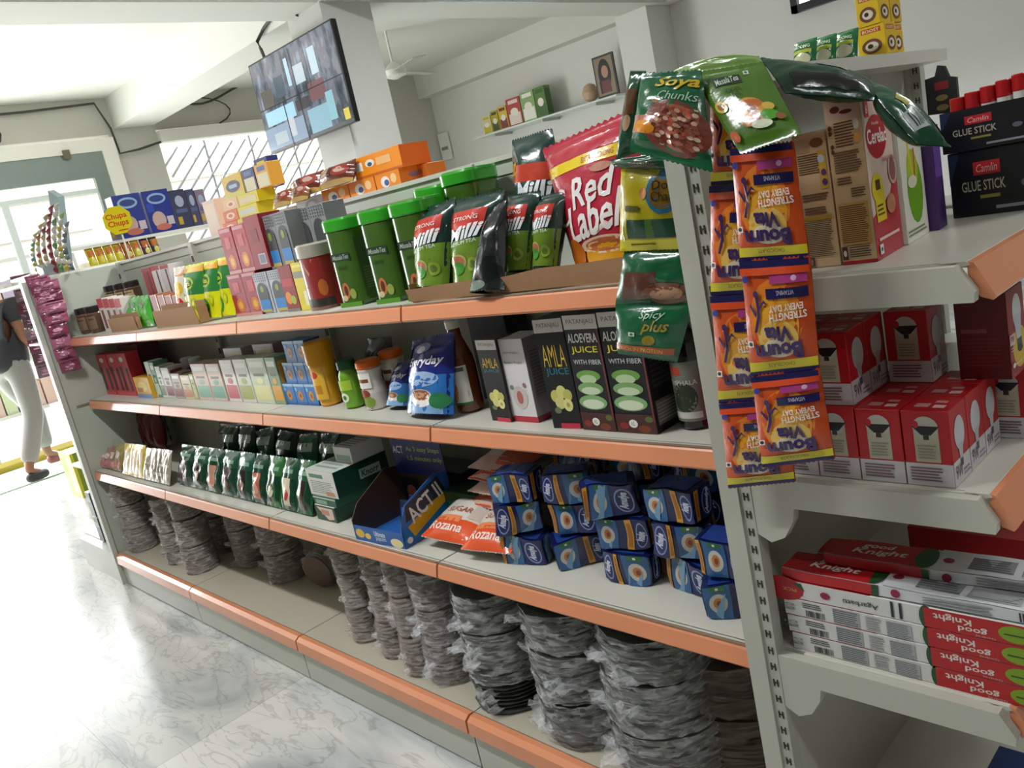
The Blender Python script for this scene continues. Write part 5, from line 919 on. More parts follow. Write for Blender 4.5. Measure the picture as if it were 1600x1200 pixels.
# bulb boxes
zb2 = .9405
RED = '#B3161E'
BF = [('r', 0, 0, 1, .3, K('#C9C6C8')), ('r', .24, .32, .76, .8, K('#B4AE98')), ('d', .5, .78, .27, .15, K('#B8B6AC')), ('p', [(.2, .8), (.8, .8), (.6, .68), (.4, .68)], K('#1A1818')), ('d', .3, .82, .06, .05, K('#B8202A')), ('r', .44, .62, .56, .68, K('#2A2A28')), ('l', .3, .36, .7, .56, 5, K('#8E8A78')), ('l', .1, .06, .8, .26, 5, K('#7A5A60'))]
BS = [('r', 0, 0, 1, .32, K('#C9C6C8')), ('d', .5, .64, .3, .22, K('#C4C4C8')), ('p', [(.36, .5), (.64, .5), (.58, .28), (.42, .28)], K('#B4B6BC')), ('r', .42, .2, .58, .3, K('#4A4E60')), ('t', '9W', .1, .08, .5, .26, K('#5A4A50')), ('l', .55, .05, .95, .16, 2, K('#8A7A80'))]
BT = [('r', .2, .25, .5, .5, K('#C48A88')), ('r', .55, .55, .8, .7, K('#C48A88')), ('r', .6, .2, .85, .4, K('#D9B4B0'))]
a = onZ(1418, 758, zb2); b_ = onZ(1491, 763, zb2); hbx = Zat(643, a.x, a.y) - zb2; wb = .0635
bmh = carton(wb - .001, wb - .001, hbx, K(RED), BF, BS, BT).mesh('bulb_box')
x_ = .331; y_ = -.003
names = []
def bulb(x, y, z, label): place(bmh, 'bulb_box', (x, y, z + .0006), label, 'bulb box', 'red and white bulb boxes', rz=.0)
rn = ['front row', 'second row', 'third row']
for r in range(3):
    for k in range(4):
        bulb(x_ - k * (wb + .001), y_ + r * (wb + .001), zb2, f'red bulb box of the bottom layer, {rn[r]}, {["rightmost", "second from right", "third from right", "leftmost"][k]}')
for r in range(2):
    for k in range(2): bulb(x_ - (2.05 + k) * (wb + .001), y_ + .012 + r * (wb + .001), zb2 + hbx + .001, f'red bulb box of the second layer behind the orange sachets, {rn[r]}, {["right", "left"][k]}')
bulb(x_ - (1.0) * wb, y_ + 2.0 * (wb + .001), zb2 + hbx + .001, 'red bulb box of the second layer, alone at the back beside the tall bulb box')
a = onZ(1541, 684, zb2)
for k in range(2): bulb(a.x + wb / 2, a.y + .004 + k * .065, zb2, f'red bulb box at the right beyond the bottom layer, {["front", "back"][k]}')
# tall 9W bulb box
zq = zb2 + hbx + .001
bb2 = carton(.068, .075, .125, K('#5A0E14'), [('r', .1, .55, .6, .6, K('#7A3A3C')), ('l', .1, .15, .9, .5, 8, K('#6E2024'))], [('r', 0, 0, 1, 1, K('#8A1A20')), ('d', .6, .3, .42, .24, K('#C9A81A')), ('d', .55, .72, .26, .2, K('#C4C8CA')), ('p', [(.32, .68), (.78, .68), (.7, .4), (.45, .4)], K('#B4BABF')), ('r', .45, .28, .72, .4, K('#2E3A5C')), ('d', .6, .28, .14, .04, K('#16181E')), ('r', .02, .38, .3, .5, K('#C9C0BE')), ('t', '9W', .05, .4, .27, .49, K('#7A1A20'), {'b': .02}), ('l', .05, .3, .28, .36, 2, K('#C9B0AC')), ('d', .14, .14, .08, .03, K('#E0D9D4')), ('r', .2, .13, .6, .15, K('#D9B9B0'))], BT)
place(bb2.mesh('bulb_box'), 'bulb_box', (.365, y_ + .145, zq), 'tall dark red 9W bulb box with a large bulb picture', 'bulb box', rz=.0)
# repellent incense boxes, upside down
z3_ = .6205; X0 = .075; L = .5; Yk = -.002
U = lambda px: (Xat(px, Yk, .7) - X0) / L
hk = (Zat(905, Xat(1226, Yk, .76), Yk) - z3_) / 4
RD_ = K('#B01A20'); DG = K('#1E4A26'); GY = K('#8A8C90')
def gk(top):
    u = [U(p) for p in (1226, 1256, 1290, 1320, 1350, 1370, 1400, 1432, 1450, 1470, 1545, 1562, 1600)]
    D = [('d', u[8] + .01, .5, .02, .62, DG), ('r', u[8] + .004, 0, 1, 1, RD_), ('t', 'good', u[9] + .06, .12, u[10] + .01, .5, K('#D9CFC6'), {'b': .02, 'a': 180}), ('t', 'Knight', u[9] - .005, .48, u[10] - .03, .9, K('#D9CFC6'), {'b': .02, 'a': 180}), ('t', 'Godrej', u[10] - .02, .02, u[10] + .03, .15, K('#C9A8A0'), {'a': 180}), ('d', u[12] - .005, .5, .045, .42, K('#7A9A1A')), ('r', u[12] - .035, .42, u[12] + .02, .5, K('#2A4A1A'))]
    if top: D = [('d', u[0] + .01, .5, .075, .7, RD_), ('r', -.0, 0, u[0] + .02, 1, RD_), ('p', [(u[1] - .02, .9), (u[1] + .02, .5), (u[1] + .01, .95)], DG), ('t', 'PICK', u[0] + .01, .4, u[0] + .06, .6, K('#D9A25A'), {'a': 180}), ('t', 'Agarbatti', u[3] + .01, .3, u[5] + .02, .65, K('#3A3A3C'), {'a': 180, 'b': .01}), ('d', u[2] + .015, .5, .016, .2, K('#8C1E3C')), ('r', u[6], .1, u[6] + .008, .95, K('#1E2A30')), ('r', u[6] + .025, .1, u[6] + .033, .95, K('#1E2A30'))] + D
    else: D = [('t', 'Rs 75', u[0], .2, u[0] + .03, .8, K('#5A5C60'), {'a': 90, 'asp': 12.}), ('b', u[1] + .01, .08, u[2], .45, K('#2A2A2C')), ('l', u[1], .55, u[2], .9, 3, K('#4A4C50')), ('r', u[2] + .03, .08, u[4] - .01, .92, K('#A2A4A6')), ('l', u[2] + .03, .1, u[4] - .01, .9, 7, K('#5A5C60')), ('l', u[4] + .01, .08, u[5] + .02, .9, 6, K('#A0A2A4')), ('r', u[5] + .035, .06, u[7] - .01, .85, K('#A9ABAD')), ('l', u[5] + .035, .08, u[7] - .01, .84, 8, K('#6E7074'))] + D
    return D
for i in range(4):
    place(carton(L, .045, hk - .001, K('#D2D2CE'), gk(i == 3), T=[('r', 0, 0, .3, 1, RD_)]).mesh('incense_box'), 'incense_box', (X0 + L / 2 + [.004, 0, -.002, -.004][i], Yk, z3_ + i * hk), f'long white and red incense box, printed upside down, {["bottom", "second from bottom", "third from bottom", "topmost with the Agarbatti side out"][i]}', 'box', 'long incense boxes')
zt2 = z3_ + 4 * hk
for i in range(4):
    place(carton(L, .045, hk - .001, K('#D2D2CE'), gk(False)).mesh('incense_box'), 'incense_box', (X0 + L / 2 + .01, Yk + .05, z3_ + i * hk), f'long incense box in the stack behind the front one, {["bottom", "second from bottom", "third from bottom", "topmost"][i]}', 'box', 'long incense boxes behind')
def sleeve(x, y, z, rz, label, seed):
    TT = [('r', 0, .0, .3, 1, RD_), ('d', .3, .5, .03, .5, DG), ('r', .33, 0, 1, 1, K('#CDCFD2')), ('t', 'good', .1, .55, .2, .85, K('#E6DAD2'), {'b': .02, 's': .2}), ('t', 'Knight', .08, .2, .25, .55, K('#E6DAD2'), {'b': .02, 's': .2}), ('d', .36, .5, .016, .12, K('#8C1E3C')), ('r', .42, .2, .54, .8, GY), ('l', .42, .2, .54, .8, 6, K('#5A5C60')), ('r', .56, .15, .7, .75, K('#A9ABAD')), ('l', .56, .18, .7, .7, 6, K('#6E7074')), ('b', .74, .35, .84, .85, K('#2A2A2C'))]
    FF = [('r', 0, 0, .3, 1, RD_), ('r', .3, 0, .32, 1, DG), ('d', .37, .5, .014, .4, K('#8C1E3C')), ('l', .45, .1, .65, .9, 3, GY), ('b', .7, .1, .8, .9, K('#2A2A2C'))]
    place(brick(L, .062, .017, K('#CDCFD2'), FF, (), TT, amp=.002, seed=seed).mesh('incense_sleeve'), 'incense_sleeve', (x, y, z), label, 'packet', rz=rz)
sleeve(X0 + L / 2, .0, zt2 + .002, .0, 'glossy red and white incense packet lying on the box stack, front one', 3)
sleeve(X0 + L / 2 + .03, .075, zt2 + .001, .03, 'glossy red and white incense packet lying on the stacks, rear one', 4)
sleeve(X0 + L / 2 + .06, .045, zt2 + .022, .05, 'glossy incense packet lying across the front and rear ones', 6)
place(carton(.2, .12, .1, K('#A81A22'), T=[('r', .1, .2, .6, .8, K('#C9B9A8')), ('d', .7, .5, .1, .2, K('#5A7A2C'))]).mesh('red_carton'), 'red_carton', (.26, .3, z3_ + .001), 'dark red carton lying deeper on the lowest end shelf', 'carton')
place(carton(.12, .1, .2, K('#1C3A7A'), [('r', .1, .5, .9, .8, K('#C9A81A'))]).mesh('blue_carton'), 'blue_carton', (.36, .14, .151), 'blue and yellow carton on the base of the end shelf', 'carton')

# ================================================================= HANGING SACHET CHAINS
OG = foil('#C24A1A'); NVY = foil('#16144A'); YLW = foil('#D2C41A'); PUR = foil('#35205A')
BV = [('r', 0, .08, 1, .9, OG), ('d', .52, .5, .4, .34, foil('#D97A22')), ('d', .5, .56, .33, .28, foil('#DC9A2A')), ('d', .5, .68, .3, .17, foil('#DDB45A')), ('d', .48, .76, .26, .09, foil('#D9C9B0')),
      ('r', 0, .955, 1, 1, NVY), ('r', 0, .875, 1, .96, YLW), ('t', 'CHOCOLATE', .3, .895, .7, .93, foil('#8A5A1A')), ('t', 'Bourn', .16, .715, .86, .865, PUR, {'b': .045}), ('t', 'Vita', .28, .565, .68, .705, PUR, {'b': .045}), ('t', 'STRENGTH', .06, .45, .58, .515, foil('#E0DAD8'), {'b': .02, 'a': 3, 'asp': .6}), ('t', 'EVERY DAY', .1, .38, .58, .44, foil('#E0DAD8'), {'b': .02, 'a': 3, 'asp': .6}),
      ('r', .03, .24, .62, .33, NVY), ('t', 'VITAMINS', .2, .26, .45, .3, foil('#B9B4C9')), ('r', .03, .12, .55, .2, foil('#A83A7A')), ('d', .2, .16, .04, .025, foil('#D9A8C9')),
      ('p', [(.74, .3), (.8, .3), (.77, .45), (.84, .6), (.8, .61), (.73, .48)], PUR), ('p', [(.74, .42), (.66, .36), (.6, .38), (.66, .33), (.76, .4)], PUR), ('p', [(.78, .45), (.88, .36), (.9, .38), (.8, .48)], PUR), ('d', .78, .28, .045, .03, PUR),
      ('r', .88, .68, .97, .735, foil('#E0DCD8')), ('d', .925, .707, .03, .018, K('#1A1A20')), ('r', 0, 0, 1, .06, NVY), ('r', 0, .06, 1, .12, foil('#C9431A')), ('d', .92, .15, .05, .03, foil('#2A3A8A'))]
def flip(TL, TR, BR, BL, Yt, Yb): return (onY(*TR, Yt), onY(*TL, Yt), onY(*BL, Yb), onY(*BR, Yb))
def chain(name, label, quads, D, body, bulge, seed, group=None, flipd=True, cat='sachet strip', part='sachet', labels=None, **kw):
    ps = []
    for q in quads:
        ps.append(flip(*q[:4], q[4], q[5]) if flipd else (onY(*q[3], q[5]), onY(*q[2], q[5]), onY(*q[1], q[4]), onY(*q[0], q[4])))
    o0 = ps[0][0]; o = empty(name, o0, label, cat, group)
    for i, p in enumerate(ps):
        b, oc = patch(*p, bulge, body if not isinstance(body, list) else body[i], D if not isinstance(D[0], list) else D[i], seed=seed + i, **kw); s_ = b.build(part, o, oc - o0)
        if labels: s_['label'] = labels[i]
    return o
chain('sachet_strip', 'front strip of three orange and purple malt drink sachets, hanging upside down', [((1143, 232), (1240, 222), (1265, 402), (1158, 409), -.088, -.092), ((1158, 408), (1266, 401), (1281, 576), (1175, 588), -.094, -.096), ((1176, 588), (1281, 576), (1305, 716), (1192, 730), -.098, -.1)], BV, OG, .009, 300, nu=22, nv=30, seal=(.05, .06), wr=.09)
chain('sachet_strip', 'rear strip of orange and purple sachets hanging upside down beside the post', [((1110, 130), (1200, 122), (1205, 283), (1112, 290), -.045, -.06), ((1111, 290), (1206, 283), (1214, 456), (1112, 462), -.06, -.06), ((1112, 462), (1214, 456), (1228, 622), (1125, 630), -.06, -.06), ((1126, 630), (1228, 622), (1243, 752), (1139, 762), -.062, -.065)], BV, OG, .009, 310, nu=22, nv=30, seal=(.05, .06), wr=.09)
SG = foil('#0F5A36')
SOY = [('r', 0, .0, 1, .16, SG), ('d', .62, .36, .44, .3, foil('#7A3A2C')), ('d', .68, .36, .34, .25, foil('#A86A54')), ('r', 0, .24, .4, .46, foil('#A0604C')), ('d', .2, .32, .17, .08, foil('#D98A1E')), ('t', 'Soya', .3, .78, .98, .94, foil('#C9A822'), {'s': .3, 'b': .02}), ('t', 'Chunks', .4, .66, .96, .76, foil('#9FBFA8'), {'s': .3}), ('p', [(.3, .62), (.95, .56), (.95, .58), (.35, .65)], foil('#C98A78'))]
rr = random.Random(3)
SOY += [('d', .68 + .27 * rr.uniform(-1, 1), .36 + .19 * rr.uniform(-1, 1), .035, .022, foil(rr.choice(['#C9A08C', '#8C4A3A', '#B4503C', '#D9BCA4', '#6E3426']))) for _ in range(70)]
chain('packet_strip', 'green soya chunk packet draped over the post top, brown bowl picture', [((1003, 116), (1096, 110), (1114, 268), (985, 236), -.075, -.11)], SOY, SG, .018, 320, flipd=False, cat='packet', part='packet', nu=24, nv=28, seal=(.08, .08), wr=.13)
chain('packet_strip', 'strip of green and yellow packets hanging left of the slotted post', [((985, 112), (1010, 112), (1000, 236), (962, 250), .0, -.01), ((952, 250), (1052, 236), (1062, 268), (962, 262), -.02, -.02), ((971, 263), (1052, 263), (1072, 388), (970, 392), -.018, -.015), ((976, 391), (1073, 388), (1084, 472), (962, 476), -.014, -.014), ((962, 476), (1085, 470), (1058, 566), (966, 552), -.014, -.014)],
      [[('r', .2, .5, .8, .8, foil('#5A3A1E')), ('d', .5, .4, .2, .1, foil('#A98A6C'))], [('r', .3, .2, .8, .5, foil('#1A3A20')), ('t', 'Masala', .4, .4, .75, .7, foil('#6A4A2A'))],
       [('r', .0, 0, 1, 1, foil('#A89A12')), ('r', 0, 0, 1, .14, foil('#D9CC1A')), ('r', 0, 0, .1, 1, foil('#C2B61A')), ('r', .16, .16, .95, .4, foil('#12402A')), ('p', [(.2, .18), (.18, .4), (.4, .4)], foil('#A9BCC0')), ('r', .5, .16, .62, .4, foil('#3E6A22')), ('d', .82, .72, .26, .26, foil('#2A6A8C')), ('d', .82, .72, .2, .2, foil('#7A5A14')), ('t', 'Do', .68, .76, .92, .88, foil('#3A2A12')), ('t', 'Chai', .66, .62, .94, .74, foil('#3A2A12')), ('d', .5, .72, .08, .07, foil('#B0703C')), ('r', .14, .5, .42, .57, foil('#4A4A12')), ('r', .2, .06, .6, .09, foil('#7A6A12'))],
       [('r', .1, .1, .6, .62, foil('#5A3226')), ('d', .7, .2, .3, .22, foil('#7A4A38')), ('d', .72, .2, .2, .14, foil('#A98068')), ('p', [(.4, .98), (.95, .98), (.9, .3), (.5, .4)], foil('#24401A'))],
       [('t', 'Spicy', .38, .72, .72, .88, foil('#A9C9B0'), {'s': .2, 'b': .01}), ('t', 'plus', .42, .46, .82, .72, foil('#9A8A2A'), {'s': .3, 'b': .02}), ('d', .56, .36, .1, .09, foil('#8A7A1A')), ('r', .0, .12, .95, .24, foil('#A8501E')), ('t', 'RICH IN PROTEIN', .1, .14, .8, .21, foil('#D9A22A')), ('r', .24, .42, .34, .5, foil('#D9DCD8')), ('d', .29, .46, .03, .025, K('#1D6B2E'))]],
      [foil('#12482C'), foil('#0F4A2C'), foil('#A89A12'), SG, SG], .014, 330, flipd=False, cat='packet strip', part='packet', nu=18, nv=20, wr=.12, seal=(.06, .06))
LM = foil('#456A1A')
chain('packet_strip', 'lime green masala tea packet folded forward over the post top', [((1049, 112), (1186, 88), (1192, 98), (1078, 116), -.03, -.05), ((1078, 115), (1192, 97), (1252, 208), (1157, 240), -.05, -.125)],
      [[('r', .1, .4, .9, .5, foil('#7FA056'))], [('r', .24, .72, .66, .84, foil('#22352A')), ('t', 'MasalaTea', .27, .74, .63, .82, foil('#B9C4B4'), {'s': .3, 'b': .01, 'a': 4}), ('r', .72, .82, .79, .88, foil('#D9DCD8')), ('d', .755, .85, .022, .02, K('#1D6B2E')), ('t', 'GINGER', .34, .62, .6, .67, foil('#223A14')), ('t', 'TEA', .4, .55, .56, .61, foil('#223A14')), ('d', .16, .48, .1, .07, foil('#C9A83C')), ('d', .16, .48, .06, .04, foil('#8A5A1A')), ('d', .6, .36, .19, .15, foil('#C98A2C')), ('d', .6, .42, .17, .06, foil('#B4602A')), ('d', .58, .32, .08, .1, foil('#8A3E14')), ('d', .82, .36, .08, .05, foil('#C9A84A')), ('d', .42, .24, .1, .06, foil('#B4702A')), ('d', .6, .18, .16, .045, foil('#C9D0B4')), ('d', .78, .26, .12, .06, foil('#4A9A2A')), ('d', .9, .22, .06, .04, foil('#8A5A3A')), ('d', .1, .14, .07, .06, foil('#B0502A'))]],
      [foil('#7A9A52'), LM], .012, 340, flipd=False, cat='packet', part='packet', nu=22, nv=24, wr=.07, seal=(.05, .05))
DGF = foil('#0F3A26')
def free(name, label, qs, Ds, bodies, bulge, seed, cat='packet strip', **kw):
    ps = [[onY(x, y, Y) for x, y, Y in q] for q in qs]; o = empty(name, ps[0][0], label, cat)
    for i, p in enumerate(ps):
        b, oc = patch(*p, bulge, bodies[i], Ds[i], seed=seed + i, **kw); b.build('packet', o, oc - ps[0][0])
free('packet_strip', 'dark green packet strip draped from the post over the cereal cartons', [
    [(1228, 146, -.03), (1372, 158, .04), (1360, 124, .09), (1188, 90, .02)], [(1372, 158, .03), (1432, 226, .035), (1486, 230, .09), (1358, 124, .09)]],
    [[('r', .45, .7, .75, .9, foil('#C9CCC8')), ('r', .1, .1, .8, .4, foil('#101414')), ('t', 'Soya', .5, .74, .7, .86, foil('#1A3A2A'))], [('r', .45, .08, .8, .42, foil('#B9C2C0')), ('l', .48, .12, .78, .4, 5, foil('#3A4A48')), ('r', .2, .25, .4, .5, foil('#A8A01E')), ('r', .3, .8, .9, .97, foil('#6A7A68'))]], [DGF, foil('#134A30')], .018, 350, nu=20, nv=20, wr=.12, seal=(.05, .05))

# ================================================================= GOODS ON TOP OF THE LONG SHELF (seen over the back panel)
zd = 1.5525; Yd = .6
for i, (a, c) in enumerate(((508, 549), (550, 590), (591, 629))):
    _, zo = put('biscuit_carton', a, c, 0, Yd, zd, .12, '#E8871E', f'orange biscuit carton on the shelf top, {["left", "middle", "right"][i]} of the lower row', F=[('d', .4, .5, .18, .3, K('#E9E4E0')), ('d', .45, .45, .1, .16, K('#4A5A8C')), ('d', .75, .6, .12, .25, K('#F0C48A'))], R=[('r', 0, 0, 1, 1, K('#D9721A')), ('d', .5, .6, .2, .15, K('#8C6A7A'))], group='orange biscuit cartons', h=.062)
put('biscuit_carton', 632, 672, 0, .68, zd, .08, '#C96A22', 'brownish orange carton at the right end of the shelf top row', F=[('r', .2, .5, .8, .8, K('#A8502A'))], h=.06)
put('biscuit_carton', 557, 630, 0, Yd, zo, .12, '#EE8E1C', 'large orange biscuit carton on top of the row', F=[('r', .04, .35, .2, .75, K('#E9E4E0')), ('d', .36, .6, .1, .18, K('#E6E2D8')), ('d', .36, .55, .05, .1, K('#3A5A6A')), ('r', .5, .4, .8, .75, K('#F0B878')), ('r', 0, 0, 1, .1, K('#C9621A'))], R=[('r', 0, 0, 1, 1, K('#D9621A'))], h=.07)
put('white_carton', 467, 507, 0, Yd, zd, .1, '#D9D9DE', 'white carton with a grey ring left of the orange cartons', F=[('d', .6, .5, .25, .3, K('#9AA0A8')), ('d', .6, .5, .15, .18, K('#D9D9DE')), ('r', 0, 0, .3, .4, K('#A9C4E0'))], h=.055)
put('white_carton', 420, 466, 0, Yd, zd, .1, '#B9A89C', 'dull pinkish carton under the brown chocolate packs', F=[('r', .2, .3, .8, .7, K('#C9C0BC'))], h=.04)
CH = foil('#6A3424'); CD = [('d', .3, .5, .22, .34, foil('#A8846A')), ('d', .3, .5, .13, .2, foil('#8C5A44')), ('d', .75, .55, .2, .28, foil('#9A3A30')), ('d', .75, .55, .12, .14, foil('#C9A89A')), ('r', .0, .0, 1, .15, foil('#C9A45A')), ('r', .45, .3, .55, .7, foil('#4A2018'))]
for i, (a, c, py, ty, Y) in enumerate(((455, 503, 303, 273, .56), (500, 553, 298, 262, .56))):
    zz_ = zd + .058; X0 = Xat(a, Y, zz_); X1 = Xat(c, Y, zz_); pouch('chocolate_pack', ((X0, Y, zz_ + .002), (X1, Y, zz_ + .002), (X1, Y + .03, zz_ + .072), (X0, Y + .03, zz_ + .066)), .035, CH, f'brown chocolate biscuit pack on the shelf top, {["left", "right"][i]} of the upper pair', 'pack', CD, seed=400 + i, wr=.08)
for i, (a, c) in enumerate(((428, 455), (455, 482))):
    zz_ = zd + .042 - i * .0; X0 = Xat(a, .53, zz_); X1 = Xat(c, .53, zz_); pouch('chocolate_pack', ((X0, .53, zz_), (X1, .53, zz_), (X1, .56, zz_ + .06), (X0, .56, zz_ + .05)), .025, foil('#8A5A30'), f'gold brown biscuit pack on the shelf top, {["left", "right"][i]} of the lower pair', 'pack', CD, seed=405 + i, wr=.1)
zq2 = zd
for k in range(3):
    _, zn = put('oat_pack', 352, 374, 0, .55, zq2, .08, ['#D9602A', '#D9602A', '#E6B48A'][k], f'small orange pack in the pile beside the yellow and blue packs, {["bottom", "middle", "top"][k]}', F=[('d', .5, .5, .3, .3, K('#F0D0A8')), ('d', .5, .5, .15, .15, K('#C24A2A'))], h=.045)
    put('yellow_pack', 374.5, 405, 0, .55, zq2, .08, '#D9C41E', f'flat yellow and grey pack beside the small orange pile, {["bottom", "middle", "top"][k]}', F=[('r', .1, .2, .9, .7, K(['#C9A83C', '#C9C8B8', '#D9C89A'][k]))], h=.045); zq2 = zn
for i, (a, c, col, nm) in enumerate(((354, 384, '#D9B41E', 'yellow pack with a dark blue badge'), (385, 404, '#2A2E6A', 'dark blue pack with cream lower half'), (405, 425, '#E0A23C', 'orange and yellow pack'))):
    put('biscuit_pack', a, c, 0, .57, zq2, .06, col, nm + ' on the shelf top left of the chocolate packs', F=[('d', .5, .5, .36, .26, K('#1E2450')), ('r', .3, .42, .7, .58, K('#9FB4D0')), ('r', 0, 0, 1, .2, K('#C9C83C'))] if i == 0 else [('r', .1, .05, .9, .6, K('#D9D0B0')), ('r', .2, .7, .8, .9, K('#5A6AA0'))], h=.09)
put('biscuit_pack', 408, 428, 0, .62, zq2 + .0, .05, '#26326E', 'blue pack standing behind the orange and yellow pack', F=[('r', .2, .6, .8, .9, K('#D9C42A'))], h=.12)
put('side_carton', 331, 350, 0, .57, zd, .1, '#D9B8A0', 'peach coloured carton at the left of the shelf top goods', F=[('r', .1, .1, .9, .9, K('#E0C4AE'))], h=.16)

# ================================================================= RACK BEHIND THE FAR END
rk = empty('display_rack', (-5.2, 1.25, 0), 'white rack beyond the far end with blue packs and yellow packets', 'rack')
for z in (.4, .8, 1.2, 1.575, 1.725): MB().box(-.2, -.62, z - .018, .2, .62, z, WHITE).build('shelf', rk)
for y in (-.62, .6): MB().box(-.2, y, 0, .2, y + .02, 1.725 if 0 else 1.70, WHITE).build('side_panel', rk)
zr = 1.7255
BP = [('r', 0, 0, 1, 1, K('#1E2E86')), ('d', .5, .8, .36, .13, K('#8FB2D6')), ('d', .5, .8, .28, .08, K('#2A3E80')), ('d', .4, .3, .26, .2, K('#C9A89C')), ('d', .5, .12, .3, .08, K('#C2705C')), ('r', .7, .15, .95, .35, K('#C9B9C0')), ('r', .05, .5, .3, .7, K('#2A44A8'))]
for i, (a, c, col) in enumerate(((176, 192, '#8C8EA8'), (193, 236, '#1E2E86'), (239, 279, '#1E2E86'), (281, 303, '#3A3E5A'), (305, 317, '#4A4A6A'), (318, 332, '#8A7A8A'))):
    F = BP if i in (1, 2) else [('r', .1, .1, .4, .3, K('#C9A83C')), ('d', .5, .7, .3, .15, K('#A9B0C4')), ('r', .1, .4, .9, .5, K('#5A6288'))]
    put_side('detergent_pack', a, c, 0, -5.01, zr, .12, col, f'tall blue and white pack on the rack top, {ORD[i]} from left', 'pack', F=F, group='tall packs on the rack', h=[.2, .28, .28, .26, .25, .24][i])
for i in range(8):
    a = 143 + i * 14; X = -5.0; z = 1.5755; Y0 = Yat(a, X, z); Y1 = Yat(a + 13, X, z)
    pouch('candy_packet', ((X, Y0, z + .002), (X, Y1, z + .002), (X - .03, Y1, z + .13), (X - .03, Y0, z + .13)), .03, foil('#D9CC1E' if i < 4 else ['#B8602A', '#C9B83C', '#6A3A5A', '#4A4A3A'][i - 4]), f'candy packet under the rack top, {["yellow", "yellow", "yellow", "yellow", "rust red", "dull yellow", "purple", "dark"][i]}, {ORD[i]} from left', 'packet', [('r', .1, .5, .9, .85, foil('#C2702A')), ('d', .5, .3, .3, .14, foil('#E6DA6A'))], 'candy packets under the rack top', seed=420 + i)
# round lollipop sign
p = on(0, -4.96, 182, 345); r_ = (on(0, -4.96, 182, 322).z - on(0, -4.96, 182, 368).z) / 2
o = empty('lollipop_sign', (-4.78, p.y, 1.5756), 'round yellow lollipop sign with red lettering on a stick', 'sign', rz=math.radians(48)); p2 = p.z - 1.5756
o.location = (-4.94, p.y, 1.576)
MB().tube([(0, .004, 0), (0, .004, p2 - r_)], .006, WHITE, 8).build('stick', o)
b = MB(); pts = [(r_ * 1.04 * math.cos(k * .7854 + .39), p2 + r_ * 1.04 * math.sin(k * .7854 + .39)) for k in range(8)]; b.prism(pts, 1, -.006, .006, K('#E6D41A'))
b.decal(lambda u, v, o_: (-r_ + 2 * r_ * u, -.006 - o_, p2 - r_ + 2 * r_ * v), [('t', 'Chupa', .12, .5, .88, .75, K('#D2401E'), {'b': .02}), ('t', 'Chups', .14, .24, .88, .5, K('#D2401E'), {'b': .02}), ('r', .45, .12, .8, .16, K('#D2401E'))]); b.build('sign_face', o)
# sachet tree display on the far end shelf
zc_ = 1.546
o = empty('display_stand', (-3.92, .2, zc_), 'white counter stand with a tall grey back panel on the far end shelf', 'display stand')
MB().box(-.17, -.16, 0, .2, .2, .012, M('#E6E6E2', .3)).box(-.17, -.165, .0, .2, -.155, .035, M('#DADAD6', .3)).build('tray', o)
MB().hexa([(.02, .02, .012), (.14, .02, .012), (.14, .05, .012), (.02, .05, .012), (-.03, .1, .43), (.09, .1, .38), (.09, .13, .38), (-.03, .13, .43)], M('#7E9296', .35)).build('back_panel', o)
MB().hexa([(.1, -.1, .012), (.19, -.1, .012), (.2, .0, .012), (.1, .0, .012), (.1, -.1, .07), (.19, -.1, .05), (.2, 0, .08), (.1, 0, .1)], foil('#9AA4A4')).build('label_card', o)
sc = ['#A9B24A', '#C9B45A', '#B8A87A', '#8C2430', '#C9C8B8', '#A8B46A', '#7A8A8C']
for i in range(7):
    xb = 64 + i * 8.4; xt = 56 + i * 8.2
    pts = [on(1, .12 + .012 * i, xt + 14 * math.sin(t_ * 2.6) * 0 + (xb - xt) * t_ - 9 * math.sin(t_ * 3.1), 312 + 16 * abs(i - 3.6) * .9 * (1 - t_) + (432 - i * 1.6 - 312) * t_) for t_ in [k / 9 for k in range(10)]]
    b = MB(); wv = .03
    for k in range(9):
        a_, c_ = pts[k], pts[k + 1]; mid = (a_ + c_) / 2; q = [a_ + Vector((-wv, 0, 0)), a_ + Vector((wv, 0, 0)), c_ + Vector((wv, 0, 0)), c_ + Vector((-wv, 0, 0))]
        col = foil([sc[i], '#D9D2C0', ['#6A9A8C', '#B8502A', '#8C2430', '#8C2430', '#5A8A4A', '#C9B03C', '#5A6A70'][i]][k % 3] if i != 3 else '#8C2430')
        S = lambda u, v, a=a_, c=c_: a * (1 - v) + c * v + Vector(((u - .5) * 2 * wv, -.014 * math.sin(3.1416 * v) * (1 - (2 * u - 1) ** 2), 0))
        b.surf(lambda u, v: S(u, 1 - v), 4, 6, col); b.surf(lambda u, v: S(1 - u, 1 - v) + Vector((0, .002, 0)), 4, 6, col)
    base = pts[-1]; b.v = [(v[0] - base.x, v[1] - base.y, v[2] - base.z) for v in b.v]
    ob_ = b.build('sachet_strip', None, base); tag(ob_, f'curved strip of small shiny sachets on the far counter stand, {ORD[i]} from left', 'sachet strip', 'sachet strips on the counter stand')
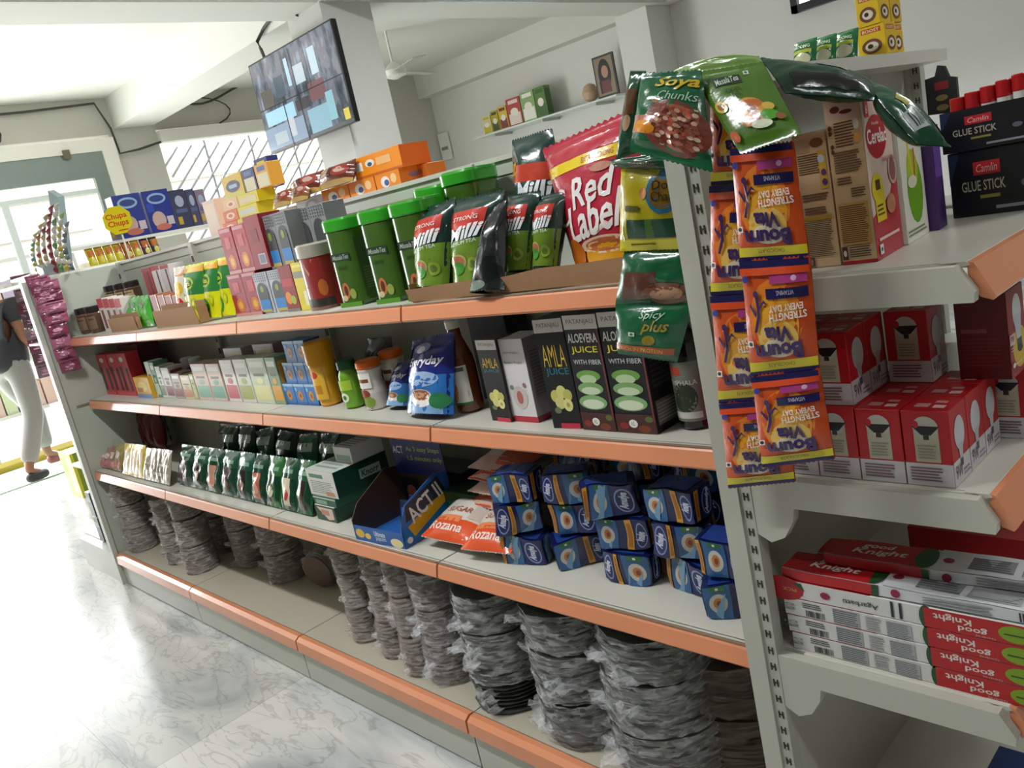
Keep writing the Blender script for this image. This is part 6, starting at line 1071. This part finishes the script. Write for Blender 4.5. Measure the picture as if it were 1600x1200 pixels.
# pink sachet strips hanging on the far end shelf
PK = [foil('#A05672'), foil('#863F58'), foil('#B06C84')]
def hang(X, top, bot, w0, n_, label, seed, cols_):
    P = [on(0, X, top[0] + (bot[0] - top[0]) * k / n_, top[1] + (bot[1] - top[1]) * k / n_) for k in range(n_ + 1)]; o = empty('sachet_strip', P[0], label, 'sachet strip')
    for k in range(n_):
        a_, c_ = P[k], P[k + 1]; wv = Vector((0.012, w0 / 2, 0)); wob = .01 * math.sin(k * 1.9 + seed)
        q = (c_ - wv, c_ + wv, a_ + wv, a_ - wv); b, oc = patch(*[v + Vector((wob, 0, 0)) for v in q], .014, cols_[k % len(cols_)], [('d', .5, .5, .25, .16, foil('#C98AA8')), ('r', .1, .8, .9, .9, foil('#5A2A40')), ('r', .2, .2, .6, .3, foil('#D9A8BC'))], seed=seed + k, wr=.4, nu=8, nv=8); b.build('sachet', o, oc - P[0])
hang(-3.58, (60, 432), (112, 580), .085, 8, 'long strip of pink sachets hanging down the far end panel edge', 440, PK)
hang(-3.56, (74, 438), (92, 505), .09, 4, 'short strip of pink sachets hanging beside the long one', 450, PK)
hang(-3.585, (50, 430), (80, 505), .06, 5, 'short strip of pink sachets hanging left of the long one', 470, PK)
hang(-4.2, (30, 430), (75, 588), .09, 8, 'dull greyish pink sachet strip hanging off the far corner', 460, [foil('#6A4A54'), foil('#8A7078'), foil('#7A3A4C')])
# yellow stack beside the entrance and dark thing at the base
place(carton(.28, .22, .34, K('#C9C22A'), [('r', .1, .1, .4, .9, K('#8E9A2A')), ('r', .5, .1, .9, .9, K('#E0DC8A'))], [('r', .1, 0, .3, 1, K('#7A8A1E')), ('r', .5, 0, .8, 1, K('#E6E29A'))], [('r', .1, .1, .9, .9, K('#8E9A5A'))]).mesh('yellow_carton'), 'yellow_carton', (-6.0, .45, .001), 'yellow and green carton on the floor beyond the far end shelf', 'carton')
for i, z in enumerate((.168, .31)):
    place(carton(.07, .12, .135, K('#3A4644'), [('r', .1, .6, .9, .8, K('#8A9490'))], [('r', .1, .1, .9, .3, K('#6E7A78'))]).mesh('dark_bottle_pack'), 'dark_bottle_pack', (-3.92, .01, z), f'dark green pack on the far end base beside the end panel, {["lower", "upper"][i]}', 'pack')
# ================================================================= PERSON walking out of the entrance
def skin(name, joints, edges, mat, parent=None, sub=2):
    me = bpy.data.meshes.new(name); me.from_pydata([j[0] for j in joints], edges, []); me.materials.append(mat)
    o = bpy.data.objects.new(name, me); C.objects.link(o)
    s = o.modifiers.new('skin', 'SKIN'); s.use_smooth_shade = True
    for i, j in enumerate(joints): me.skin_vertices[0].data[i].radius = j[1] if isinstance(j[1], tuple) else (j[1], j[1])
    me.skin_vertices[0].data[0].use_root = True
    m_ = o.modifiers.new('sub', 'SUBSURF'); m_.levels = sub; m_.render_levels = sub
    if parent: o.parent = parent
    return o
SKN = M('#8C5F48', .55); TR = M('#8E8B88', .8, bump=.2, scale=40); SH = M('#2A2A2E', .8, bump=.2, scale=30); HR = M('#14110F', .6)
# local frame: x forward (walking towards the street, -X world), y left, z up
J = {'pel': (0, 0, .95), 'wst': (0, 0, 1.08), 'chs': (.02, 0, 1.28), 'nk': (.03, 0, 1.45), 'hd': (.05, 0, 1.56), 'tp': (.05, 0, 1.66),
     'hl': (.0, .095, .9), 'kl': (.22, .1, .52), 'al': (.2, .1, .12), 'tl': (.36, .11, .05), 'hr': (0, -.095, .9), 'kr': (-.02, -.1, .5), 'ar': (-.26, -.1, .1), 'tr': (-.14, -.11, .035),
     'sl': (.02, .17, 1.4), 'el': (-.1, .22, 1.13), 'wl': (.02, .24, .9), 'sr': (.02, -.17, 1.4), 'er': (.0, -.23, 1.12), 'wr': (.16, -.23, .95)}
body = skin('person', [(J['pel'], (.14, .11)), (J['wst'], (.13, .1)), (J['chs'], (.15, .11)), (J['nk'], .055), (J['hd'], (.085, .09)), (J['tp'], (.07, .075)), (J['hl'], .088), (J['kl'], .058), (J['al'], .038), (J['tl'], .03), (J['hr'], .088), (J['kr'], .058), (J['ar'], .038), (J['tr'], .03),
     (J['sl'], .055), (J['el'], .04), (J['wl'], .027), (J['sr'], .055), (J['er'], .04), (J['wr'], .027)],
     [(0, 1), (1, 2), (2, 3), (3, 4), (4, 5), (0, 6), (6, 7), (7, 8), (8, 9), (0, 10), (10, 11), (11, 12), (12, 13), (2, 14), (14, 15), (15, 16), (2, 17), (17, 18), (18, 19)], SKN)
p = onZ(6, 772, 0)
body.location = (-7.25, .56, .026); body.rotation_euler = (0, 0, math.radians(125)); body.scale = (1.04, 1.04, 1.04)
tag(body, 'person in dark shirt and light trousers stepping away through the entrance', 'person')
skin('trousers', [(J['pel'], (.17, .14)), ((0, 0, 1.1), (.16, .135)), (J['hl'], .11), (J['kl'], .08), ((.2, .1, .16), .07), (J['hr'], .105), (J['kr'], .08), ((-.24, -.1, .14), .07)], [(0, 1), (0, 2), (2, 3), (3, 4), (0, 5), (5, 6), (6, 7)], TR, body)
skin('shirt', [(J['chs'], (.17, .125)), ((0, 0, .97), (.19, .165)), ((.03, 0, 1.42), .08), ((.02, .17, 1.39), .075), ((-.05, .2, 1.24), .065), ((.02, -.17, 1.39), .075), ((.01, -.21, 1.24), .065), ((0, 0, .86), (.19, .17))], [(0, 1), (1, 7), (0, 2), (0, 3), (3, 4), (0, 5), (5, 6)], SH, body)
skin('hair', [((.03, 0, 1.62), (.085, .09)), ((.04, 0, 1.68), (.075, .08)), ((-.01, 0, 1.57), (.06, .08))], [(0, 1), (0, 2)], HR, body)
for s_, a_ in (('l', 'tl'), ('r', 'tr')):
    x, y, z = J[a_]; skin('shoe', [((x - .17, y, z + .01), .04), ((x - .05, y, z), .045), ((x + .05, y, z - .005), .036)], [(0, 1), (1, 2)], M('#8C4A4A' if s_ == 'l' else '#2A2A2A', .6), body)
for s_, a_ in ((1, 'wl'), (-1, 'wr')):
    w = Vector(J[a_])
    for k in range(5):
        dy = (k - 1.5) * .018; base = w + Vector((.0 + dy * .3, s_ * .0 + dy * .0, -.05)); L_ = [.07, .078, .07, .056, .05][k]
        q = [w + Vector((dy, 0, -.03)), w + Vector((dy, 0, -.075)), w + Vector((dy + .008, 0, -.075 - L_ * .5)), w + Vector((dy + .004, -s_ * .012, -.075 - L_))] if k < 4 else [w + Vector((.03, 0, -.02)), w + Vector((.05, 0, -.05)), w + Vector((.055, 0, -.085))]
        skin('finger' if k < 4 else 'thumb', [(tuple(v), .012 if i == 0 and k < 4 else .0085) for i, v in enumerate(q)], [(i, i + 1) for i in range(len(q) - 1)], SKN, body, 1)
hb_ = Vector(J['hd']); fm = MB()
for sy in (-.032, .032): fm.lathe([(.002, -.006), (.012, 0), (.002, .006)], M('#E6E2DA', .3), n=10, c=(hb_.x + .088, sy), z0=hb_.z + .01)
fm.hexa([(hb_.x + .08, -.012, hb_.z - .03), (hb_.x + .115, -.01, hb_.z - .03), (hb_.x + .115, .01, hb_.z - .03), (hb_.x + .08, .012, hb_.z - .03), (hb_.x + .08, -.006, hb_.z + .015), (hb_.x + .092, -.005, hb_.z + .015), (hb_.x + .092, .005, hb_.z + .015), (hb_.x + .08, .006, hb_.z + .015)], SKN)
fm.box(hb_.x + .085, -.025, hb_.z - .055, hb_.x + .094, .025, hb_.z - .046, M('#7A3A38', .5))
for sy in (-.092, .084): fm.box(hb_.x - .01, sy, hb_.z - .03, hb_.x + .015, sy + .01, hb_.z + .02, SKN, bev=.003)
fm.build('face', body)
